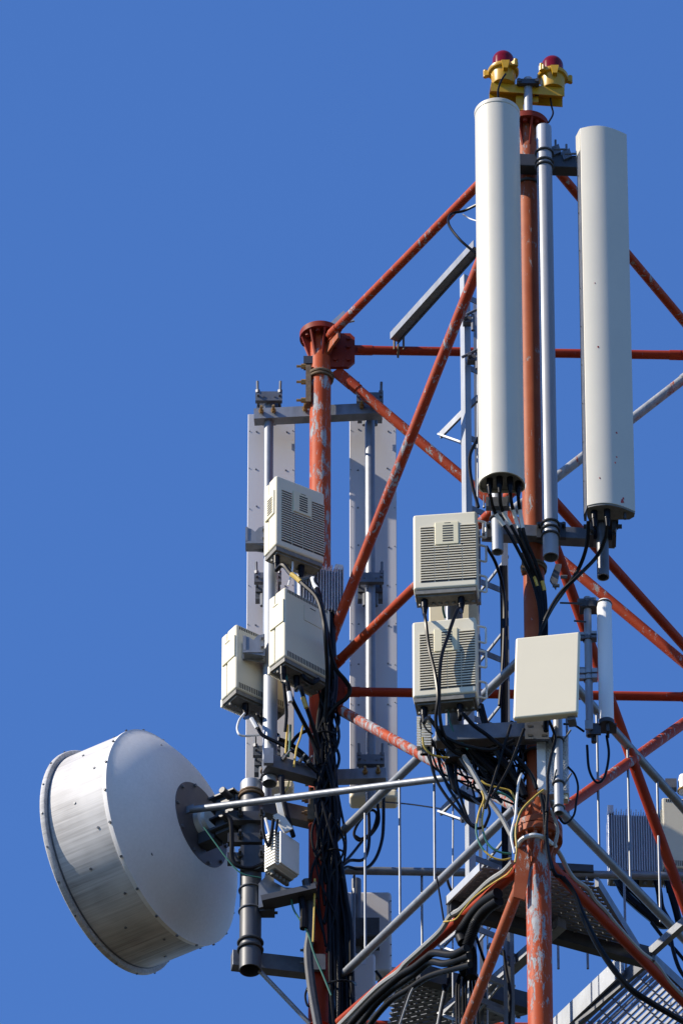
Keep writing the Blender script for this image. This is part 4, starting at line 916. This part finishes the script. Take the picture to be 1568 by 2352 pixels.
bundle('earth_wires', 'yellow and green earth wires looping beside the front flange', [
    (path([(665,1000),(685,1080),(640,1200),(614,1320)], zB, -0.97), 0.0052, 'yellow_wire'), (path([(614,1315),(614,1410),(645,1510),(690,1580)], zB, -0.97), 0.0052, 'green_wire'),
    (path([(688,1578),(770,1640),(860,1664),(940,1650)], zB, -0.97), 0.0052, 'yellow_wire'), (path([(692,1080),(682,1180),(668,1290),(680,1400)], zB, -0.96), 0.0050, 'yellow_wire'),
    (path([(680,1395),(705,1480),(765,1550),(850,1592),(950,1606)], zB, -0.96), 0.0058, 'green_wire'), (path([(1262,985),(1180,1050),(1060,1170),(1010,1280),(990,1400),(1000,1560),(985,1689)], zB, -1.0), 0.0052, 'yellow_wire'),
    (path([(1050,830),(1020,920),(1000,1100),(990,1240),(960,1360),(950,1450),(980,1600)], zB, -1.0), 0.0062, 'white_cable'), (path([(660,900),(720,940),(840,970),(940,1000),(985,1080)], zB, -0.97), 0.005, 'yellow_wire'),
    (path([(790,1000),(900,1040),(990,1110)], zB, -0.97), 0.006, 'green_wire'), (path([(1030,1180),(1020,1280),(975,1380),(965,1480)], zB, -0.99), 0.006, 'green_wire')], 'wires')
bundle('leg_cables', 'black cables passing down the front of the front flange', [
    (path([(1235,1030),(1262,1180),(1278,1340),(1290,1500),(1310,1640),(1335,1760)], zB, -1.0, -0.95), 0.010, 'black'), (path([(1262,1040),(1295,1160),(1290,1300),(1285,1420)], zB, -1.01, -0.98), 0.008, 'black'),
    (path([(1330,1180),(1375,1290),(1395,1400),(1365,1530)], zB, -0.99, -0.9), 0.009, 'grey_cable'), (path([(1395,1220),(1430,1290),(1470,1305)], zB, -0.98, -0.9), 0.005, 'black')])
bundle('band_cable', 'white cable wrapped round the leg just under the front flange', [(path([(1005,1550,-0.86),(1040,1480,-0.93),(1100,1440,-0.97),(1180,1425,-0.98),(1265,1450,-0.95),(1335,1505,-0.88),(1375,1535,-0.80)], zB), 0.012, 'white_cable')], 'cable')
bundle('panel_cables', 'black cable weaving down the slim pole below the square panel', [(path([(1300,290),(1355,420),(1372,510),(1330,680),(1302,850),(1303,1000),(1290,1200)], zB, -1.06), 0.008, 'black'), (path([(1290,280),(1282,380),(1285,420)], zB, -1.08), 0.014, 'black')])
bundle('whip_cables', 'black loop of cable hanging under the white whip antenna', [(path([(1392,1690),(1397,1735),(1387,1785),(1369,1797),(1352,1768),(1347,1712)], None, dO), 0.0068, 'black'), (path([(1294,1663),(1318,1666),(1340,1680)], None, -0.9, dO), 0.006, 'black')])
bundle('hanging_wire', 'thin black wire arching right of the slim pole onto the orange brace', [(path([(270,40),(330,110),(360,220),(345,350),(320,480),(240,550),(180,470)], zD, -0.97, -0.95), 0.0058, 'black')], 'wire')
bundle('ladder_cables', 'thin cables running up inside the cable ladder', [(path([(1148+4.5*i,1300,0.08),(1150+4.2*i+rnd.uniform(-3,3),1400,0.08),(1151+4*i,1520,0.08),(1152+3.6*i,1700,0.08),(1154+3.4*i,2000,0.08)]), 0.0062, 'black') for i in range(4)])
bundle('ladder_cables', 'black cable bowing beside the upper end of the cable ladder', [(path([(1098,1005,-0.05),(1078,1050,-0.05),(1083,1110,-0.05),(1098,1165,-0.05)]), 0.009, 'black'), (path([(1116,1255,-0.2),(1140,1300,-0.1),(1156,1370,0.03),(1155,1500,0.05),(1146,1620,0.05)]), 0.009, 'black')])
bundle('hanging_wire', 'black cable hooking down from the top orange tube behind the round antenna', [(path([(1092,582,-0.5),(1055,550,-0.5),(1030,515,-0.45),(1035,492,-0.4),(1065,484,-0.4),(1095,470,-0.45)]), 0.0075, 'black'), (path([(1062,492,-0.45),(1078,502,-0.45),(1096,508,-0.5)]), 0.004, 'white_cable')], 'wire')
# dish-side leg
lev = [(1400,742,764),(1500,748,768),(1580,742,772),(1665,727,761),(1756,722,766),(1830,728,772),(1885,736,771),(1940,745,771),(1995,750,785),(2067,754,796),(2130,755,806),(2262,757,811),(2400,760,817)]
L = []
for i in range(20):
    lane = (i + 0.5)/20; pts = []
    for y, a_, b_ in lev[(0 if i % 3 == 0 else 2 if i % 3 == 1 else 3):]:
        lane = min(0.98, max(0.02, lane + rnd.uniform(-0.14, 0.14))); pts.append((a_ + (b_-a_)*lane, y, 0.67 + 0.05*((i*7) % 5)/5.0))
    L.append((path(pts), rnd.choice([0.009, 0.011, 0.013]), 'black'))
for k in range(26):                                     # loose strands either side of the strapped bundle
    ya = rnd.uniform(1480,1900); yb = ya + rnd.uniform(180,420); xa, xb = rnd.uniform(738,764), rnd.uniform(742,768)
    L.append((path([(xa,ya),((xa+xb)/2+rnd.uniform(-38,34),ya*0.66+yb*0.34),((xa+xb)/2+rnd.uniform(-38,34),ya*0.33+yb*0.67),(xb,yb)], None, 0.60+rnd.uniform(0,0.1), 0.68), rnd.choice([0.005,0.0065,0.008]), 'black'))
t = bundle('cable_bundle', 'thick bundle of black cables strapped down the dish-side leg', L)
for y in (1690, 1960, 2262):
    a_, b_ = next((p[1], p[2]) for p in lev if p[0] >= y); MB().tube(path([(a_-6,y,0.78),(a_,y-6,0.64),((a_+b_)/2,y-10,0.60),(b_,y-6,0.64),(b_+6,y,0.78)]), 0.006).build('tie', M['black'], t)
t = bundle('jumper_cables', 'black jumper cables curving from the topmost louvred unit to the leg bundle', [
    (path([c1[0],(650,1298,0.42),(668,1318,0.40),(700,1345,0.36),(728,1374,0.33),(742,1420,0.33),(748,1475,0.36),(752,1560,0.5),(746,1660,0.62)]), 0.0125, 'black'),
    (path([c1[1],(718,1325,0.40),(728,1355,0.36),(740,1405,0.36),(752,1462,0.42),(768,1530,0.5),(792,1562,0.55),(803,1582,0.58),(796,1603,0.6),(770,1622,0.62),(745,1655,0.64)]), 0.012, 'black'),
    (path([(726,1340,0.40),(735,1370,0.40),(745,1420,0.42),(757,1480,0.48),(766,1560,0.6)]), 0.010, 'black'), (path([(672,1290,0.5),(671,1310,0.48),(662,1345,0.47)]), 0.005, 'white_cable')])
MB().tube(path([(669,1319,0.39),(680,1327,0.38),(690,1337,0.37)]), 0.0135).build('yellow_tape', M['yellow_wire'], t)
MB().tube(path([(718,1328,0.385),(722,1342,0.37),(727,1352,0.36)]), 0.0135).build('white_sleeve', M['white_cable'], t)
bundle('jumper_cables', 'black jumper cables below the smooth unit, with coloured wires', [
    (path([c2[0],(660,1570,0.42),(668,1600,0.45),(690,1645,0.52),(715,1695,0.6),(735,1755,0.64)]), 0.0115, 'black'), (path([c2[1],(690,1580,0.45),(703,1622,0.5),(720,1672,0.56),(733,1720,0.62)]), 0.0115, 'black'),
    (path([(820,0),(790,150),(740,300),(708,530)], zA, 0.56), 0.0055, 'yellow_wire'), (path([(665,0),(655,250),(640,400)], zA, 0.56), 0.0055, 'green_wire'), (path([(630,0),(610,250),(600,430)], zA, 0.58), 0.0055, 'yellow_wire'),
    (path([(520,180),(600,210),(720,280),(860,400),(935,520)], zA, 0.6, 0.64), 0.012, 'black'), (path([(570,430),(640,290),(760,130),(900,60)], zA, 0.58, 0.62), 0.010, 'black'),
    (path([(690,1545,0.50),(702,1560,0.5),(716,1568,0.52),(730,1560,0.55)]), 0.014, 'black'), (path([(655,1545,0.46),(664,1580,0.46),(670,1600,0.46)]), 0.0055, 'green_wire'),
    (path([(664,1590,0.42),(667,1612,0.42)]), 0.0125, 'white_cable'), (path([(695,1602,0.46),(703,1626,0.47)]), 0.0120, 'yellow_wire'), (path([(651,1560,0.5),(655,1600,0.52),(658,1640,0.54),(655,1680,0.56)]), 0.009, 'black')])
bundle('jumper_cables', 'black and white cables looping under the half-hidden smooth unit', [
    (path([c3[0],(578,1648,0.60),(592,1672,0.60),(605,1690,0.60),(650,1712,0.60),(690,1738,0.60),(728,1774,0.64)]), 0.0105, 'black'), (path([c3[1],(592,1640,0.62),(606,1665,0.7),(640,1690,0.72)]), 0.0105, 'black'),
    (path([(562,1638,0.60),(549,1655,0.6),(545,1676,0.6),(556,1690,0.6),(600,1688,0.68)]), 0.006, 'white_cable'), (path([(577,1650,0.585),(590,1672,0.585)]), 0.0115, 'white_cable')])
bundle('unit_cables', 'short black cables above the pale finned unit by the dish pole', [
    (path([(315,1150),(320,1300),(350,1440),(390,1530)], zA, 0.52), 0.008, 'black'), (path([(350,1170),(380,1280),(410,1400)], zA, 0.55), 0.007, 'white_cable'), (path([(450,1190),(430,1350),(400,1510)], zA, 0.52), 0.009, 'black'),
    (path([(560,640),(570,900),(640,1200),(700,1400)], zA, 0.56), 0.013, 'black'), (path([(530,640),(550,760),(545,880)], zA, 0.6), 0.012, 'black'), (path([(650,710),(625,800),(595,845)], zA, 0.58), 0.0050, 'yellow_wire'), (path([(505,1190),(490,1300),(470,1390)], zA, 0.52), 0.007, 'black')])
bundle('dish_cable', 'black cable curling from dish hub round the dish pole', [
    (path([(1040,530),(1075,565),(1082,680),(1082,760),(1112,802),(1180,815),(1255,785),(1290,770)], z6, 0.60), 0.012, 'black'), (path([(935,600),(1000,690),(1060,770),(1130,840),(1235,865)], z6, 0.60), 0.0038, 'green_wire')])
bundle('lower_conduits', 'grey conduit with green and yellow wires beside the lower dish-side leg', [
    (path([(703,2023),(712,2076),(713,2141),(708,2190),(716,2273),(732,2365)], None, 0.66), 0.024, 'dark'), (path([(1390,930),(1400,1020),(1440,1090),(1480,1160),(1510,1260),(1562,1385),(1600,1480)], z6, 0.62), 0.005, 'green_wire'),
    (path([(1515,870),(1512,1000),(1505,1200)], z6, 0.6), 0.005, 'yellow_wire'), (path([(1440,930),(1455,1040),(1455,1130)], z6, 0.62), 0.020, 'black'), (path([(1480,1430),(1465,1480),(1475,1530),(1500,1540)], z6, 0.66), 0.006, 'black')])
bundle('panel_tails', 'coiled black tail cables under the shadow-striped panel', [
    (path([(470,580),(480,760),(480,900),(465,985),(430,1030),(350,1032),(290,1070)], z7, 1.05, 0.75), 0.009, 'black'), (path([(580,580),(580,780),(568,900),(530,1010),(470,1080),(400,1092),(330,1078),(285,1105)], z7, 1.05, 0.75), 0.009, 'black'),
    (path([(540,640),(545,770),(480,865),(410,892),(376,850),(400,780),(450,715),(500,680),(535,720),(500,830),(430,880),(385,862)], z7, 1.02), 0.008, 'black'), (path([(430,900),(350,1000),(285,1065)], z7, 1.0, 0.8), 0.008, 'black'),
    (path([(590,625),(760,640),(985,672)], z7, 1.0, 0.4), 0.004, 'black')])
# lower trunk hoses along the left-hand lower tube
t = thing('hose_trunk', 'corrugated black hoses running along the lower brace to the bottom edge', 'hoses', W(1130,2050,-0.7), 0, CG)
def hose(pts, f, r, dd, ridge=True):
    P_ = path(pts, f, lambda px, py: zl_d(px) + dd); rs = []; Q = []
    for i in range(len(P_)-1):
        n_ = max(2, int((P_[i+1]-P_[i]).length/0.006))
        for j in range(n_): Q.append(P_[i].lerp(P_[i+1], j/n_)); rs.append(r*(1.0 if len(Q) % 2 else 0.90))
    MB().tube(Q, rs, 12).build('hose', M['hose'], t, ang=60)
hose([(1255,340),(1150,410),(1070,490),(1000,590),(962,660),(985,735)], zC, 0.030, 0.0)
hose([(1262,395),(1160,470),(1085,570),(1045,670),(1010,760)], zC, 0.030, 0.03)
hose([(1010,770),(900,820),(760,808),(690,850),(600,920),(500,980),(380,1080),(260,1190),(150,1310),(60,1420)], zC, 0.020, -0.02)
hose([(1030,830),(850,890),(730,880),(620,960),(520,1030),(420,1100),(300,1210),(180,1364),(120,1440)], zC, 0.019, 0.02)
hose([(1040,900),(860,945),(700,1000),(560,1090),(430,1170),(330,1270),(230,1400)], zC, 0.017, 0.06)
mb = MB().tube(path([(985,700),(1040,800),(1050,920),(1045,1000)], zC, -0.2), [0.03]*25, 10); mb.build('sleeve', M['black'], t)
mb = MB().tube(path([(920,860),(980,900),(1010,960)], zC, -0.15), 0.035, 10); mb.build('sleeve', M['black'], t)
bundle('riser_cables', 'row of parallel black cables rising to the corrugated hoses', [(path([(1010+rnd.uniform(0,70),800+rnd.uniform(0,100)),(x*0.7+310+rnd.uniform(-8,8),960),(x,1060),(x+rnd.uniform(-4,4),1200),(x+rnd.uniform(-6,6),1420)], zC, -0.12), 0.0068, 'black') for x in (932,952,984,1008,1040,1066,1095)])
bundle('brace_conduit', 'flat grey conduit with yellow wire clipped along the lower brace', [
    (path([(1370,95),(1300,170),(1210,230),(1150,280),(1060,370),(960,470),(880,520),(800,640),(650,780),(530,890),(470,960),(310,1080),(70,1320),(0,1390)], zC, lambda px, py: zl_d(px)-0.03), 0.0150, 'grey_cable'),
    (path([(1370,140),(1330,190),(1250,240),(1160,300),(1060,380),(985,470),(920,545),(830,565)], zC, lambda px, py: zl_d(px)-0.06), 0.0045, 'yellow_wire')], 'conduit')
bundle('hanging_wire', 'loose thin cables hanging below the corrugated hoses', [
    (path([(655,1000),(580,1100),(530,1230),(480,1380)], zC, 0.1), 0.006, 'grey_cable'), (path([(640,1005),(560,1110),(515,1240),(470,1380)], zC, 0.1), 0.006, 'black'), (path([(835,1090),(805,1240),(780,1380)], zC, 0.0), 0.006, 'grey_cable'),
    (path([(860,1060),(820,1240),(798,1380)], zC, 0.0), 0.007, 'black'), (path([(1075,650),(1110,760),(1170,935)], zC, -0.2), 0.008, 'black'), (path([(770,190),(800,360),(830,550)], zC, -0.3), 0.005, 'black'), (path([(850,200),(872,280),(905,345)], zC, 0.0), 0.008, 'black'),
    (path([(1300,790),(1322,950),(1352,1130),(1345,1380)], zC, 0.0), 0.008, 'black'), (path([(300,950),(340,1010),(320,1040)], zC, 0.9), 0.008, 'black'), (path([(880,920),(870,1040),(840,1100),(830,1060)], zC, 0.0), 0.012, 'black')])
# right side
def zr_d(px, py=0): return -0.80 + 1.68*(px-1238)/436 - 0.06
bundle('brace_conduit', 'flat grey conduit snaking down the orange lower brace past the grating', [(path([(160,650),(150,740),(210,850),(270,970),(330,1050),(440,1130),(510,1240),(600,1330),(720,1480),(920,1700),(1050,1800),(1160,1950),(1270,2070),(1330,2120)], zD, lambda px, py: zr_d(px)), 0.0125, 'grey_cable')], 'conduit')
bundle('trunk_cables', 'pair of black cables sweeping across the grating to the bottom corner', [
    (path([(70,560),(85,780),(120,920),(160,1010),(220,1040),(330,1180),(400,1350),(500,1560),(600,1730),(720,1900),(850,2040),(1000,2140),(1320,2330)], zD, -0.98, -0.72), 0.011, 'black'),
    (path([(225,1030),(325,1170),(390,1350),(485,1560),(585,1735),(710,1910),(840,2050),(990,2155),(1320,2345)], zD, -0.92, -0.70), 0.012, 'black')])
bundle('unit_cables', 'thick black cables drooping from the grey finned unit at the edge', [
    (path([(715,1050),(780,1180),(880,1280),(1000,1380),(1100,1455),(1200,1455)], zD, 1.30), 0.024, 'black'), (path([(770,1080),(900,1200),(1010,1310),(1150,1450)], zD, 1.32), 0.022, 'black'), (path([(870,1050),(872,1090),(866,1120)], zD, 1.36), 0.022, 'black'),
    (path([(1065,1050),(1090,1180),(1110,1310),(1180,1440)], zD, 1.34), 0.018, 'black'), (path([(1165,1060),(1198,1180),(1232,1300),(1262,1420),(1290,1580)], zD, 1.33), 0.020, 'black'), (path([(1190,1540),(1212,1680),(1262,1840),(1330,1950)], zD, 1.2), 0.011, 'black'),
    (path([(1020,1440),(1130,1580),(1230,1680),(1330,1800)], zD, 1.22), 0.010, 'black'), (path([(720,1120),(800,1210),(890,1290)], zD, 1.28), 0.008, 'black')])
for o in list(bpy.data.objects):
    if o.parent is None and o.type in ('EMPTY','MESH') and 'kind' not in o.keys() and 'label' not in o.keys(): print('UNTAGGED', o.name)
